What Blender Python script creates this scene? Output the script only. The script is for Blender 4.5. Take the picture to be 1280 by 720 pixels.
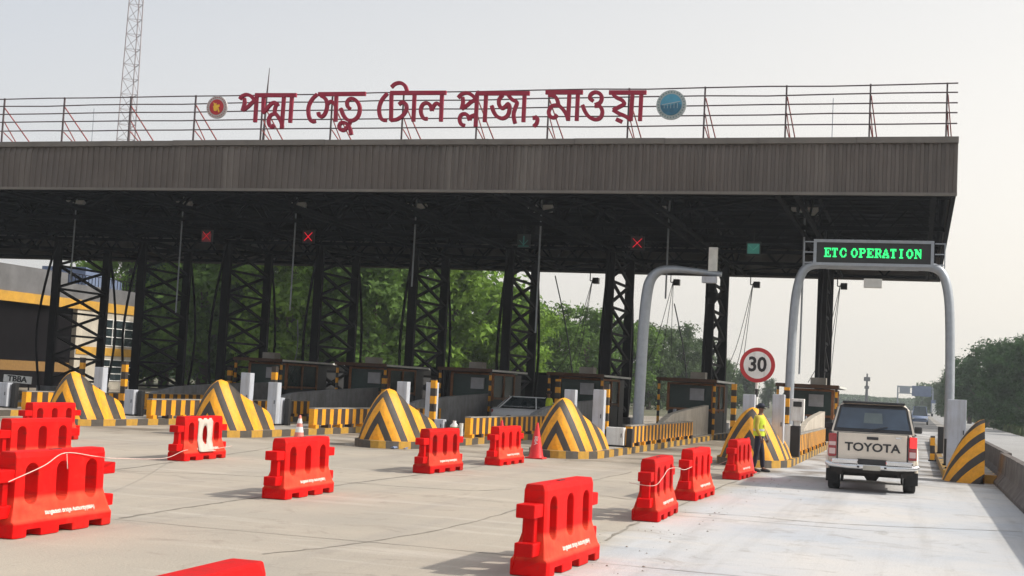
import bpy, bmesh, math, random
import numpy as np
from mathutils import Vector, Matrix
R_ = math.radians
for o in list(bpy.data.objects): bpy.data.objects.remove(o)
sc = bpy.context.scene
COL = sc.collection

# ------------------------------------------------------------------ camera
F_PX = 1664.0; CAM_H = 1.9
eY = Vector((505, -148, -F_PX)).normalized()
eX = -Vector((-5440, 157, -F_PX)).normalized(); eX = (eX - eY*eX.dot(eY)).normalized()
eZ = eX.cross(eY)
RW = Matrix((eX, eY, eZ))
cam_d = bpy.data.cameras.new('camera'); cam = bpy.data.objects.new('camera', cam_d); COL.objects.link(cam)
cam_d.sensor_width = 36; cam_d.lens = F_PX/1280*36; cam_d.clip_end = 6000; cam_d.clip_start = .1
M4 = RW.to_4x4(); M4.translation = Vector((0, 0, CAM_H)); cam.matrix_world = M4
sc.camera = cam
sc.render.resolution_x = 1024; sc.render.resolution_y = 576

# ------------------------------------------------------------------ light
SUN_EL, SUN_AZ = 41, 78            # azimuth clockwise from +Y
w = bpy.data.worlds.new('World'); sc.world = w; w.use_nodes = True
nt = w.node_tree; nt.nodes.clear()
sky = nt.nodes.new('ShaderNodeTexSky'); sky.sky_type = 'NISHITA'; sky.sun_disc = False
sky.sun_elevation = R_(SUN_EL); sky.sun_rotation = R_(SUN_AZ); sky.dust_density = 6; sky.air_density = 1.0; sky.ozone_density = .6
hs = nt.nodes.new('ShaderNodeHueSaturation'); hs.inputs['Saturation'].default_value = .26; hs.inputs['Value'].default_value = 1.0
gm = nt.nodes.new('ShaderNodeMix'); gm.data_type = 'RGBA'; gm.inputs[0].default_value = SKYMIX = .42
tcw = nt.nodes.new('ShaderNodeTexCoord'); dp = nt.nodes.new('ShaderNodeVectorMath'); dp.operation = 'DOT_PRODUCT'; dp.inputs[1].default_value = (.55, .25, -1.6)
nt.links.new(tcw.outputs['Generated'], dp.inputs[0])
cr = nt.nodes.new('ShaderNodeMapRange'); cr.inputs[1].default_value = -.6; cr.inputs[2].default_value = .35; nt.links.new(dp.outputs['Value'], cr.inputs[0])
hzc = nt.nodes.new('ShaderNodeMix'); hzc.data_type = 'RGBA'; hzc.inputs[6].default_value = (7.6, 8.1, 8.9, 1); hzc.inputs[7].default_value = (17.2, 15.7, 13.3, 1)       # thick haze: bluish overhead, cream low down on the sun's side
nt.links.new(cr.outputs[0], hzc.inputs[0]); nt.links.new(hzc.outputs[2], gm.inputs[7])
bg = nt.nodes.new('ShaderNodeBackground'); bg.inputs[1].default_value = .115
ow = nt.nodes.new('ShaderNodeOutputWorld')
nt.links.new(sky.outputs[0], hs.inputs['Color']); nt.links.new(hs.outputs[0], gm.inputs[6]); nt.links.new(gm.outputs[2], bg.inputs[0]); nt.links.new(bg.outputs[0], ow.inputs[0])
sd = bpy.data.lights.new('sun', 'SUN'); sd.energy = 3.6; sd.angle = R_(1.5); sd.color = (1, .93, .82)
so = bpy.data.objects.new('sun', sd); COL.objects.link(so)
sv = Vector((math.sin(R_(SUN_AZ))*math.cos(R_(SUN_EL)), math.cos(R_(SUN_AZ))*math.cos(R_(SUN_EL)), math.sin(R_(SUN_EL))))
so.rotation_euler = sv.to_track_quat('Z', 'Y').to_euler()
sc.view_settings.view_transform = 'Standard'; sc.view_settings.look = 'None'; sc.view_settings.gamma = 1
sc.view_settings.exposure = .22; sc.view_settings.use_curve_mapping = False

# ------------------------------------------------------------------ survey helper: a ray of the survey photo met with a world plane
def at(px, py, X=None, Y=None, Z=None):
    d = RW @ Vector((px-640, 360-py, -F_PX))
    t = X/d.x if X is not None else (Y/d.y if Y is not None else (Z-CAM_H)/d.z)
    return Vector((d.x*t, d.y*t, CAM_H+d.z*t))

# ------------------------------------------------------------------ materials
def mat(name, col, rough=.7, metal=0, var=.15, scale=6, bump=0, bscale=40, dirt=None, dirt_amt=0, coat=0, spec=.5):
    m = bpy.data.materials.new(name); m.use_nodes = True; n = m.node_tree; b = n.nodes['Principled BSDF']
    tc = n.nodes.new('ShaderNodeTexCoord')
    ns = n.nodes.new('ShaderNodeTexNoise'); ns.inputs['Scale'].default_value = scale; ns.inputs['Detail'].default_value = 6; ns.inputs['Roughness'].default_value = .65
    n.links.new(tc.outputs['Object'], ns.inputs['Vector'])
    mr = n.nodes.new('ShaderNodeMapRange'); mr.inputs[1].default_value = .3; mr.inputs[2].default_value = .7
    mr.inputs[3].default_value = 1-var; mr.inputs[4].default_value = 1+var
    n.links.new(ns.outputs[0], mr.inputs[0])
    vm = n.nodes.new('ShaderNodeVectorMath'); vm.operation = 'SCALE'; vm.inputs[0].default_value = col[:3]
    n.links.new(mr.outputs[0], vm.inputs['Scale'])
    last = vm.outputs[0]
    if dirt is not None:
        n2 = n.nodes.new('ShaderNodeTexNoise'); n2.inputs['Scale'].default_value = scale*.6; n2.inputs['Detail'].default_value = 8
        n.links.new(tc.outputs['Object'], n2.inputs['Vector'])
        m2 = n.nodes.new('ShaderNodeMapRange'); m2.inputs[1].default_value = .45; m2.inputs[2].default_value = .7; m2.inputs[4].default_value = dirt_amt
        n.links.new(n2.outputs[0], m2.inputs[0])
        mx = n.nodes.new('ShaderNodeMix'); mx.data_type = 'RGBA'; n.links.new(m2.outputs[0], mx.inputs[0]); n.links.new(last, mx.inputs[6]); mx.inputs[7].default_value = (*dirt, 1)
        last = mx.outputs[2]
    n.links.new(last, b.inputs['Base Color'])
    b.inputs['Roughness'].default_value = rough; b.inputs['Metallic'].default_value = metal
    b.inputs['Specular IOR Level'].default_value = spec
    if coat: b.inputs['Coat Weight'].default_value = coat
    if bump:
        nb = n.nodes.new('ShaderNodeTexNoise'); nb.inputs['Scale'].default_value = bscale; nb.inputs['Detail'].default_value = 4
        n.links.new(tc.outputs['Object'], nb.inputs['Vector'])
        bp = n.nodes.new('ShaderNodeBump'); bp.inputs['Strength'].default_value = bump; bp.inputs['Distance'].default_value = .02
        n.links.new(nb.outputs[0], bp.inputs['Height']); n.links.new(bp.outputs[0], b.inputs['Normal'])
    return m
def stripes(name, expr, period, c1, c2, duty=.5, rough=.6, wob=.02):
    """two worn paint colours; expr = weights (x, |x|, y, z) of the object coordinate"""
    m = mat(name, (1, 1, 1), rough, var=.16, scale=9)
    n = m.node_tree; b = n.nodes['Principled BSDF']; src = b.inputs['Base Color'].links[0].from_socket
    tc = [q for q in n.nodes if q.type == 'TEX_COORD'][0]
    sp = n.nodes.new('ShaderNodeSeparateXYZ'); n.links.new(tc.outputs['Object'], sp.inputs[0])
    ab = n.nodes.new('ShaderNodeMath'); ab.operation = 'ABSOLUTE'; n.links.new(sp.outputs[0], ab.inputs[0])
    acc = None
    for sck, wgt in ((sp.outputs[0], expr[0]), (ab.outputs[0], expr[1]), (sp.outputs[1], expr[2]), (sp.outputs[2], expr[3])):
        if not wgt: continue
        k = n.nodes.new('ShaderNodeMath'); k.operation = 'MULTIPLY'; k.inputs[1].default_value = wgt; n.links.new(sck, k.inputs[0])
        if acc is None: acc = k.outputs[0]
        else:
            a = n.nodes.new('ShaderNodeMath'); a.operation = 'ADD'; n.links.new(acc, a.inputs[0]); n.links.new(k.outputs[0], a.inputs[1]); acc = a.outputs[0]
    nz = n.nodes.new('ShaderNodeTexNoise'); nz.inputs['Scale'].default_value = 3; n.links.new(tc.outputs['Object'], nz.inputs['Vector'])
    q = n.nodes.new('ShaderNodeMath'); q.operation = 'MULTIPLY_ADD'; q.inputs[1].default_value = wob; n.links.new(nz.outputs[0], q.inputs[0]); n.links.new(acc, q.inputs[2])
    d = n.nodes.new('ShaderNodeMath'); d.operation = 'DIVIDE'; d.inputs[1].default_value = period; n.links.new(q.outputs[0], d.inputs[0])
    fr = n.nodes.new('ShaderNodeMath'); fr.operation = 'FRACT'; n.links.new(d.outputs[0], fr.inputs[0])
    g = n.nodes.new('ShaderNodeMath'); g.operation = 'GREATER_THAN'; g.inputs[1].default_value = duty; n.links.new(fr.outputs[0], g.inputs[0])
    mx = n.nodes.new('ShaderNodeMix'); mx.data_type = 'RGBA'; mx.inputs[6].default_value = (*c1, 1); mx.inputs[7].default_value = (*c2, 1); n.links.new(g.outputs[0], mx.inputs[0])
    ml = n.nodes.new('ShaderNodeMix'); ml.data_type = 'RGBA'; ml.blend_type = 'MULTIPLY'; ml.inputs[0].default_value = 1
    n.links.new(mx.outputs[2], ml.inputs[6]); n.links.new(src, ml.inputs[7])
    # grime splashes
    g2 = n.nodes.new('ShaderNodeTexNoise'); g2.inputs['Scale'].default_value = 2.3; g2.inputs['Detail'].default_value = 9; n.links.new(tc.outputs['Object'], g2.inputs['Vector'])
    r2 = n.nodes.new('ShaderNodeMapRange'); r2.inputs[1].default_value = .5; r2.inputs[2].default_value = .8; r2.inputs[4].default_value = .4; n.links.new(g2.outputs[0], r2.inputs[0])
    m3 = n.nodes.new('ShaderNodeMix'); m3.data_type = 'RGBA'; m3.inputs[7].default_value = (.16, .12, .08, 1); n.links.new(r2.outputs[0], m3.inputs[0]); n.links.new(ml.outputs[2], m3.inputs[6])
    n.links.new(m3.outputs[2], b.inputs['Base Color'])
    return m
def emis(name, col, s):
    m = bpy.data.materials.new(name); m.use_nodes = True; b = m.node_tree.nodes['Principled BSDF']
    b.inputs['Base Color'].default_value = (*col, 1); b.inputs['Emission Color'].default_value = (*col, 1); b.inputs['Emission Strength'].default_value = s
    return m
def glass(name, col=(.02, .03, .035), rough=.06):
    m = mat(name, col, rough, var=.3, scale=1.5, spec=.9); return m
YEL = (.78, .34, .006); BLK = (.035, .028, .024)
M = dict(
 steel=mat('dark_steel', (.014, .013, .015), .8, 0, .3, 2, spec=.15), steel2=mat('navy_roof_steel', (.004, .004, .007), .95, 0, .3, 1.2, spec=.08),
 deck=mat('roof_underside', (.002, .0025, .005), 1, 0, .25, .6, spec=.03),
 fascia=mat('fascia_sheet', (.105, .088, .078), .65, .1, .18, .35, dirt=(.08, .07, .06), dirt_amt=.35),
 flash=mat('flashing', (.15, .135, .12), .6, .2, .15, 1),
 grey=mat('grey_cabinet_paint', (.46, .49, .55), .5, 0, .06, 3, dirt=(.3, .28, .25), dirt_amt=.3),
 galv=mat('galvanised_grey', (.33, .36, .40), .45, .35, .1, 5), white=mat('white_paint', (.78, .78, .76), .5, 0, .06, 4, dirt=(.45, .42, .38), dirt_amt=.3),
 conc=mat('grey_concrete_wall', (.24, .245, .26), .9, 0, .2, 2.2, .4, 30, dirt=(.12, .11, .1), dirt_amt=.5),
 conc2=mat('beige_concrete_wall', (.46, .42, .36), .9, 0, .12, 2.2, .3, 30, dirt=(.25, .2, .15), dirt_amt=.4),
 jersey=mat('dirty_concrete', (.12, .105, .098), .95, 0, .35, 2.6, .6, 18, dirt=(.06, .05, .045), dirt_amt=.7),
 slab=mat('island_concrete', (.3, .28, .25), .95, 0, .2, 1.5, .4, 30, dirt=(.14, .12, .1), dirt_amt=.6),
 red=mat('sign_red', (.30, .003, .032), .6, 0, .12, 4), redpl=None,
 railm=mat('rail_paint', (.10, .075, .08), .6, .3, .3, 3), rustd=mat('dark_rust_trim', (.09, .04, .02), .8, 0, .4, 4), railr=mat('red_oxide_brace', (.3, .06, .055), .7, 0, .3, 3),
 black=mat('black_plastic', (.015, .015, .016), .5, 0, .2, 5), rubber=mat('tyre_rubber', (.018, .018, .018), .85, 0, .2, 10, .3, 60),
 booth=mat('dark_booth_panel', (.014, .014, .016), .6, 0, .3, 2), eave=mat('pale_eave', (.6, .6, .57), .6, 0, .15, 3), wood=mat('rust_orange_trim', (.24, .09, .025), .7, 0, .4, 4),
 glass=glass('dark_glass'), glass2=mat('greenish_glass', (.015, .04, .036), .25, spec=.3),
 yel=mat('yellow_paint', YEL, .6, 0, .15, 4), yw=mat('yellow_wall_band', (.5, .27, .03), .8, 0, .12, 2, dirt=(.25, .15, .05), dirt_amt=.4),
 bwall=mat('beige_building_wall', (.46, .42, .35), .9, 0, .12, 1.2, dirt=(.2, .18, .16), dirt_amt=.4), bgrey=mat('grey_parapet', (.12, .12, .125), .9, 0, .25, .8),
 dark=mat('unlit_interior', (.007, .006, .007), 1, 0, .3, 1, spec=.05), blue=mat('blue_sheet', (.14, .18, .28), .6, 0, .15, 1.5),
 st_v=stripes('hazard_stripes_along_wall', (0, 0, 1, 0), .62, YEL, (.05, .03, .024), .45),
 st_p=stripes('hazard_bands_on_post', (0, 0, 0, 1), .5, YEL, BLK), st_k=stripes('hazard_kerb', (1, 0, .8, 0), 1.0, (.45, .25, .03), (.07, .06, .05), wob=.1),
 st_n=stripes('hazard_chevrons', (0, 2.0, .9, 1.1), 1.06, YEL, BLK, .55, wob=.03),
 bw=stripes('black_white_bands', (0, 0, 0, 1), .5, (.75, .75, .73), (.02, .02, .02)),
)

# ------------------------------------------------------------------ mesh collector
class MB:
    def __init__(s): s.v = []; s.f = []; s.sm = []
    def add(s, vs, fs, smooth=False):
        k = len(s.v); s.v += [tuple(q) for q in vs]; s.f += [tuple(i+k for i in f) for f in fs]; s.sm += [smooth]*len(fs); return s
    def box(s, c, d, rot=None, taper=1):
        x, y, z = (q/2 for q in d); vs = []
        for sx, sy, sz in ((-1,-1,-1),(1,-1,-1),(1,1,-1),(-1,1,-1),(-1,-1,1),(1,-1,1),(1,1,1),(-1,1,1)):
            t = taper if sz > 0 else 1
            p = Vector((sx*x*t, sy*y*t, sz*z))
            if rot is not None: p = rot @ p
            vs.append(p+Vector(c))
        return s.add(vs, [(0,3,2,1),(4,5,6,7),(0,1,5,4),(1,2,6,5),(2,3,7,6),(3,0,4,7)])
    def bb(s, x0, x1, y0, y1, z0, z1): return s.box(((x0+x1)/2, (y0+y1)/2, (z0+z1)/2), (x1-x0, y1-y0, z1-z0))
    def tube(s, pts, r, n=8, cap=True, smooth=True):
        pts = [Vector(p) for p in pts]; rs = r if isinstance(r, (list, tuple)) else [r]*len(pts)
        rings = []; up = None
        for i, p in enumerate(pts):
            t = (pts[min(i+1, len(pts)-1)]-pts[max(i-1, 0)]).normalized()
            if up is None: up = Vector((0, 0, 1)) if abs(t.z) < .9 else Vector((1, 0, 0))
            a = t.cross(up).normalized(); b = a.cross(t).normalized(); up = b
            rings.append([p+(a*math.cos(2*math.pi*(k+.5)/n)+b*math.sin(2*math.pi*(k+.5)/n))*rs[i] for k in range(n)])
        vs = [v for g in rings for v in g]; fs = []
        for i in range(len(pts)-1):
            for k in range(n): fs.append((i*n+k, i*n+(k+1) % n, (i+1)*n+(k+1) % n, (i+1)*n+k))
        s.add(vs, fs, smooth)
        if cap: s.add(rings[0], [tuple(range(n))[::-1]]); s.add(rings[-1], [tuple(range(n))])
        return s
    def bar(s, a, b, w, h=None):          # square bar
        a, b = Vector(a), Vector(b); d = b-a; h = h or w
        q = d.to_track_quat('Z', 'Y').to_matrix()
        return s.box((a+b)/2, (w, h, d.length), q)
    def prism(s, poly, to3, d0, d1):      # poly 2D, to3(u,v,d)
        n = len(poly); vs = [to3(u, v, d0) for u, v in poly]+[to3(u, v, d1) for u, v in poly]
        fs = [tuple(range(n))[::-1], tuple(range(n, 2*n))]+[(i, (i+1) % n, n+(i+1) % n, n+i) for i in range(n)]
        return s.add(vs, fs)
    def disc(s, c, nrm, r, h, n=32):
        c = Vector(c); nrm = Vector(nrm).normalized(); return s.tube([c-nrm*h/2, c+nrm*h/2], r, n, True, False)
    def mesh(s, name):
        me = bpy.data.meshes.new(name); me.from_pydata(s.v, [], s.f); me.update()
        me.polygons.foreach_set('use_smooth', s.sm)
        bm = bmesh.new(); bm.from_mesh(me); bmesh.ops.recalc_face_normals(bm, faces=bm.faces); bm.to_mesh(me); bm.free()
        return me
    def build(s, name, m, parent=None, bevel=0):
        o = bpy.data.objects.new(name, s.mesh(name)); COL.objects.link(o); o.data.materials.append(m)
        if parent: o.parent = parent
        if bevel:
            b = o.modifiers.new('bevel', 'BEVEL'); b.width = bevel; b.segments = 2; b.limit_method = 'ANGLE'
        return o
def bake(o):
    dg = bpy.context.evaluated_depsgraph_get(); me = bpy.data.meshes.new_from_object(o.evaluated_get(dg)); me.name = o.name
    o.modifiers.clear(); o.data = me
def thing(name, label, cat, loc=(0, 0, 0), rz=0, group=None, sc_=1):
    o = bpy.data.objects.new(name, None); COL.objects.link(o); o.location = loc; o.rotation_euler = (0, 0, rz); o.scale = (sc_,)*3
    o.empty_display_size = .2
    return tag(o, label, cat, group)
def tag(o, label, cat, group=None):
    o['label'] = label; o['category'] = cat
    if group: o['group'] = group
    return o
def struct(o): o['kind'] = 'structure'; return o
KIDS = {}
def copy_tree(o, parent=None):
    c = o.copy(); COL.objects.link(c); c.parent = parent
    for ch in [q for q in bpy.data.objects if q.parent == o]: copy_tree(ch, c)
    return c
def dup(o, label, loc, rz=0):
    c = copy_tree(o); c.location = loc; c.rotation_euler = (0, 0, rz); c['label'] = label; return c
def smooth_path(pts, k=6):
    if len(pts) < 3: return [Vector(p) for p in pts]
    P = [Vector(p) for p in pts]; P = [2*P[0]-P[1]]+P+[2*P[-1]-P[-2]]; out = []
    for i in range(1, len(P)-2):
        for j in range(k):
            t = j/k; a, b, c, d = P[i-1:i+3]
            out.append(.5*((2*b)+(c-a)*t+(2*a-5*b+4*c-d)*t*t+(3*b-a-3*c+d)*t**3))
    return out+[P[-2]]
def text_obj(s, size, m, parent, name='lettering', depth=.006, mtx=None, sx=1, bold=0):
    cu = bpy.data.curves.new(name, 'FONT'); cu.body = s; cu.size = size; cu.extrude = depth/2; cu.align_x = 'CENTER'; cu.align_y = 'CENTER'; cu.offset = bold; cu.resolution_u = 3
    t = bpy.data.objects.new(name, cu); COL.objects.link(t)
    bpy.context.view_layer.update()
    me = bpy.data.meshes.new_from_object(t.evaluated_get(bpy.context.evaluated_depsgraph_get()))
    bpy.data.objects.remove(t)
    me.transform(Matrix.Diagonal((sx, 1, 1, 1)))
    if mtx is not None: me.transform(mtx)
    o = bpy.data.objects.new(name, me); COL.objects.link(o); me.materials.clear(); me.materials.append(m)
    if parent: o.parent = parent
    return o
FACE_NEGY = Matrix.Rotation(R_(90), 4, 'X')     # text upright, readable from -Y

def streak(m, col, amt, sc_=(3, 3, .12), lo=.5, hi=.75, det=6):
    """stains drawn out down the surface (object coordinates), over whatever colour is there"""
    n = m.node_tree; b = n.nodes['Principled BSDF']; src = b.inputs['Base Color'].links[0].from_socket
    tc = n.nodes.new('ShaderNodeTexCoord'); mp = n.nodes.new('ShaderNodeMapping'); mp.inputs['Scale'].default_value = sc_
    ns = n.nodes.new('ShaderNodeTexNoise'); ns.inputs['Scale'].default_value = 1; ns.inputs['Detail'].default_value = det; ns.inputs['Roughness'].default_value = .7
    n.links.new(tc.outputs['Object'], mp.inputs[0]); n.links.new(mp.outputs[0], ns.inputs['Vector'])
    r = n.nodes.new('ShaderNodeMapRange'); r.inputs[1].default_value = lo; r.inputs[2].default_value = hi; r.inputs[4].default_value = amt; n.links.new(ns.outputs[0], r.inputs[0])
    mx = n.nodes.new('ShaderNodeMix'); mx.data_type = 'RGBA'; mx.inputs[7].default_value = (*col, 1); n.links.new(r.outputs[0], mx.inputs[0]); n.links.new(src, mx.inputs[6]); n.links.new(mx.outputs[2], b.inputs['Base Color'])
streak(M['fascia'], (.05, .042, .035), .75, (1.3, 1.3, .1)); streak(M['fascia'], (.2, .18, .16), .5, (.5, .5, .06), .55, .7)
streak(M['jersey'], (.04, .035, .03), .8, (5, 5, .5)); streak(M['conc'], (.09, .085, .08), .6, (3, 3, .3)); streak(M['conc2'], (.2, .16, .11), .6, (3, 3, .3)); streak(M['st_n'], (.12, .09, .05), .4, (4, 4, .6), .48, .7)
streak(M['white'], (.35, .3, .25), .6, (8, 8, .6)); streak(M['grey'], (.22, .2, .18), .5, (8, 8, .6)); streak(M['bwall'], (.2, .18, .15), .5, (1, 1, .1))
# ================================================================== SETTING
IX = [-4.4, -9.72, -14.75, -20.0, -25.2, -30.6, -36.1, -41.4, -46.9]     # toll islands / columns, from the right
IN = [-4.4, -9.4, -14.25, -19.5, -25.1, -30.5, -36.0]
rnd = random.Random(4)
def sheet(name, x0, x1, y0, y1, z, m, nx=1, ny=1):
    b = MB(); xs = [x0+(x1-x0)*i/nx for i in range(nx+1)]; ys = [y0+(y1-y0)*i/ny for i in range(ny+1)]
    b.add([(x, y, z) for y in ys for x in xs], [(j*(nx+1)+i, j*(nx+1)+i+1, (j+1)*(nx+1)+i+1, (j+1)*(nx+1)+i) for j in range(ny) for i in range(nx)])
    return struct(b.build(name, m))
earth = mat('dry_grass_earth', (.085, .085, .045), 1, 0, .35, .15, dirt=(.12, .1, .07), dirt_amt=.6)
sheet('ground', -2500, 2500, -60, 5000, -.02, earth)
# plaza concrete: blotches, tyre tracks, a paler cement-washed right lane
def concrete():
    m = bpy.data.materials.new('plaza_concrete'); m.use_nodes = True; n = m.node_tree; b = n.nodes['Principled BSDF']; L = n.links.new
    tc = n.nodes.new('ShaderNodeTexCoord')
    def noise(sc_, det=8, ro=.6, stretch=None, dist=0):
        q = n.nodes.new('ShaderNodeTexNoise'); q.inputs['Scale'].default_value = sc_; q.inputs['Detail'].default_value = det; q.inputs['Roughness'].default_value = ro; q.inputs['Distortion'].default_value = dist
        if stretch:
            mp = n.nodes.new('ShaderNodeMapping'); mp.inputs['Scale'].default_value = stretch; mp.inputs['Rotation'].default_value = (0, 0, R_(3)); L(tc.outputs['Object'], mp.inputs[0]); L(mp.outputs[0], q.inputs['Vector'])
        else: L(tc.outputs['Object'], q.inputs['Vector'])
        return q.outputs[0]
    def rng(s, a, b_, c=0, d=1):
        q = n.nodes.new('ShaderNodeMapRange'); q.inputs[1].default_value = a; q.inputs[2].default_value = b_; q.inputs[3].default_value = c; q.inputs[4].default_value = d; L(s, q.inputs[0]); return q.outputs[0]
    def mix(f, a, c, mode='MIX'):
        q = n.nodes.new('ShaderNodeMix'); q.data_type = 'RGBA'; q.blend_type = mode
        for i, s in ((0, f), (6, a), (7, c)):
            if isinstance(s, tuple): q.inputs[i].default_value = (*s, 1)
            elif isinstance(s, float): q.inputs[i].default_value = s
            else: L(s, q.inputs[i])
        return q.outputs[2]
    sp = n.nodes.new('ShaderNodeSeparateXYZ'); L(tc.outputs['Object'], sp.inputs[0])
    base = mix(rng(noise(.22), .35, .68), (.40, .35, .285), (.32, .29, .245))
    wx = n.nodes.new('ShaderNodeMath'); wx.operation = 'MULTIPLY_ADD'; wx.inputs[1].default_value = 1.6; L(noise(.5), wx.inputs[0]); L(sp.outputs[0], wx.inputs[2])
    base = mix(rng(wx.outputs[0], -3.1, -2.5), base, mix(rng(noise(.35, 9), .35, .65), (.50, .48, .46), (.40, .42, .45)))
    base = mix(rng(noise(1.0, 7, .6, (1.5, .07, 1)), .5, .7, 0, .4), base, (.25, .23, .21))         # tyre streaks along the lanes
    base = mix(rng(noise(.8, 6, .6, (.25, 2.2, 1)), .56, .7, 0, .35), base, (.55, .50, .44))        # brushed bands across
    base = mix(rng(noise(1.1, 10, .72, None, 1.4), .55, .72, 0, .6), base, (.2, .17, .14))           # stains
    base = mix(rng(noise(14, 4), .62, .74, 0, .4), base, (.13, .12, .1))                            # grit
    # wet dirty strip in front of the islands
    band = rng(sp.outputs[1], 31.5, 35.5, 0, 1)
    bm_ = n.nodes.new('ShaderNodeMath'); bm_.operation = 'MULTIPLY'; L(band, bm_.inputs[0]); L(rng(noise(.55, 8), .42, .6, 0, .75), bm_.inputs[1])
    base = mix(bm_.outputs[0], base, (.12, .095, .07))
    fine = rng(noise(60, 3), .3, .7, .9, 1.1)
    vm = n.nodes.new('ShaderNodeVectorMath'); vm.operation = 'SCALE'; L(base, vm.inputs[0]); L(fine, vm.inputs['Scale'])
    L(vm.outputs[0], b.inputs['Base Color']); b.inputs['Roughness'].default_value = .82; b.inputs['Specular IOR Level'].default_value = .3
    bp = n.nodes.new('ShaderNodeBump'); bp.inputs['Strength'].default_value = .35; bp.inputs['Distance'].default_value = .02; L(noise(25, 6), bp.inputs['Height']); L(bp.outputs[0], b.inputs['Normal'])
    return m
sheet('plaza_pavement', -95, 2.1, -20, 108, 0, concrete())
asph = mat('worn_asphalt', (.13, .125, .12), .9, 0, .2, .4, .3, 20)
sheet('road', -14, 2.1, 108, 2200, 0, asph)
sheet('opposite_road', 2.9, 7.9, 10, 2200, 0, mat('pale_asphalt', (.30, .295, .29), .9, 0, .12, .3, .3, 20))
sheet('median_strip', 2.1, 2.9, -20, 2200, .004, M['slab'])
# joints and cracks: narrow wavering dark strips
def strip(pts, wd, z=.004):
    b = MB(); P = smooth_path([(x, y, z) for x, y in pts], 10); vs = []; fs = []
    for i, p in enumerate(P):
        t = (P[min(i+1, len(P)-1)]-P[max(i-1, 0)]).normalized(); a = Vector((-t.y, t.x, 0)); q = wd*(.45+rnd.random()); j = a*(rnd.random()-.5)*.05
        vs += [p+j-a*q/2, p+j+a*q/2]
        if i: fs.append((2*i-2, 2*i-1, 2*i+1, 2*i))
    return b.add(vs, fs)
jm = mat('joint_filler', (.2, .18, .15), .95, 0, .5, 2)
def gp(*pp): return [tuple(at(x, y, Z=0)[:2]) for x, y in pp]
jt = MB()
for pts, wd in ((gp((755, 676), (800, 652), (850, 632), (905, 607), (960, 588)), .05), (gp((330, 693), (440, 680), (560, 660), (660, 632), (720, 606), (790, 590)), .03),
                (gp((150, 648), (230, 635), (320, 622), (420, 607), (520, 594), (600, 583)), .045), (gp((0, 600), (120, 590), (200, 580), (300, 566), (360, 556)), .05),
                (gp((850, 640), (930, 645), (1050, 655), (1279, 665)), .03), (gp((140, 588), (330, 596), (560, 612), (640, 612)), .03), (gp((640, 604), (700, 612), (790, 625)), .03)):
    b = strip(pts, wd); jt.add(b.v, b.f)
for k in range(9):
    y = 8+6.5*k; b = strip([(x, y+rnd.uniform(-.04, .04)) for x in range(-60, 3, 6)], .018); jt.add(b.v, b.f)
struct(jt.build('pavement_joint', jm))
# dirt and grit patches swept up along the joint by the barriers
gr = MB()
for k in range(190):
    if k < 100: c = Vector((-3.5+rnd.gauss(.35, .35), rnd.uniform(12, 34), .006))
    else: c = Vector((rnd.uniform(-32, -5), rnd.gauss(34.6, .5), .01))
    r = rnd.uniform(.006, .022); n_ = 5; a0 = rnd.random()*6
    vs = [c+Vector((math.cos(a0+6.28*i/n_)*r*rnd.uniform(.6, 1.3), math.sin(a0+6.28*i/n_)*r*rnd.uniform(.6, 1.3), 0)) for i in range(n_)]+[c+Vector((0, 0, r*.6))]
    gr.add(vs, [(i, (i+1) % n_, n_) for i in range(n_)])
g = gr.build('grit', mat('grit', (.2, .17, .14), 1, 0, .5, 9)); tag(g, 'loose grit and crumbs of concrete scattered on the pavement', 'grit'); g['kind'] = 'stuff'
# grass verge beyond the opposite road
vb = MB()
for k in range(9000):
    y = 60+340*rnd.random()**1.6; x = rnd.uniform(8.1, 15); h = rnd.uniform(.15, .5)*(1+y/250); a = rnd.random()*6.28; d = Vector((math.cos(a), math.sin(a), 0))*h*.35
    p = Vector((x, y, -.02)); vb.add([p-d, p+d, p+Vector((rnd.uniform(-.1, .1), rnd.uniform(-.1, .1), h))], [(0, 1, 2)])
g = vb.build('grass', mat('verge_grass', (.07, .10, .03), .9, 0, .4, .5)); tag(g, 'rough green grass verge along the far edge of the opposite road', 'grass'); g['kind'] = 'stuff'

# ================================================================== CANOPY
YF, YB, ZB, ZT = 45.0, 76.0, 8.75, 10.68; XL, XR = -76.0, 1.08
can = thing('toll_canopy', 'huge dark steel toll plaza canopy with brown corrugated fascia on lattice columns', 'canopy', (-20, YF, 0))
def L_(x, y, z): return Vector((x+20, y-YF, z))
b = MB(); per = .26; nn = int((XR-XL)/per); prof = []
for i in range(nn+1):
    x0 = XL+i*per
    for u, d in ((0, 0), (.42, 0), (.5, .04), (.92, .04)):
        xx = min(x0+u*per, XR); prof.append((xx, d))
zl = [ZB+.1, ZB+.8, ZT-.45, ZT-.18]; off = [0, 0, 0, .04]
vs = []; fs = []
for j, z in enumerate(zl):
    for x, d in prof: vs.append(L_(x, YF+d+off[j]+.035*math.sin(x*.9+j*1.3)*math.sin(x*.23), z+(.018*math.sin(x*.55)*math.sin(x*1.7) if j == 0 else 0)))
n_ = len(prof)
for j in range(len(zl)-1):
    for i in range(n_-1): fs.append((j*n_+i, j*n_+i+1, (j+1)*n_+i+1, (j+1)*n_+i))
b.add(vs, fs); b.build('fascia', M['fascia'], can)
b = MB(); 
for i in range(24):                    # overlapping lengths of top flashing, not quite in line
    x0 = XL+(XR-XL)*i/24; x1 = XL+(XR-XL)*(i+1)/24; dz = rnd.uniform(-.015, .02)
    b.box(L_((x0+x1)/2, YF+.03, ZT-.09+dz), (x1-x0+.02, .2, .2))
b.build('flashing', M['flash'], can)
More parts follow.
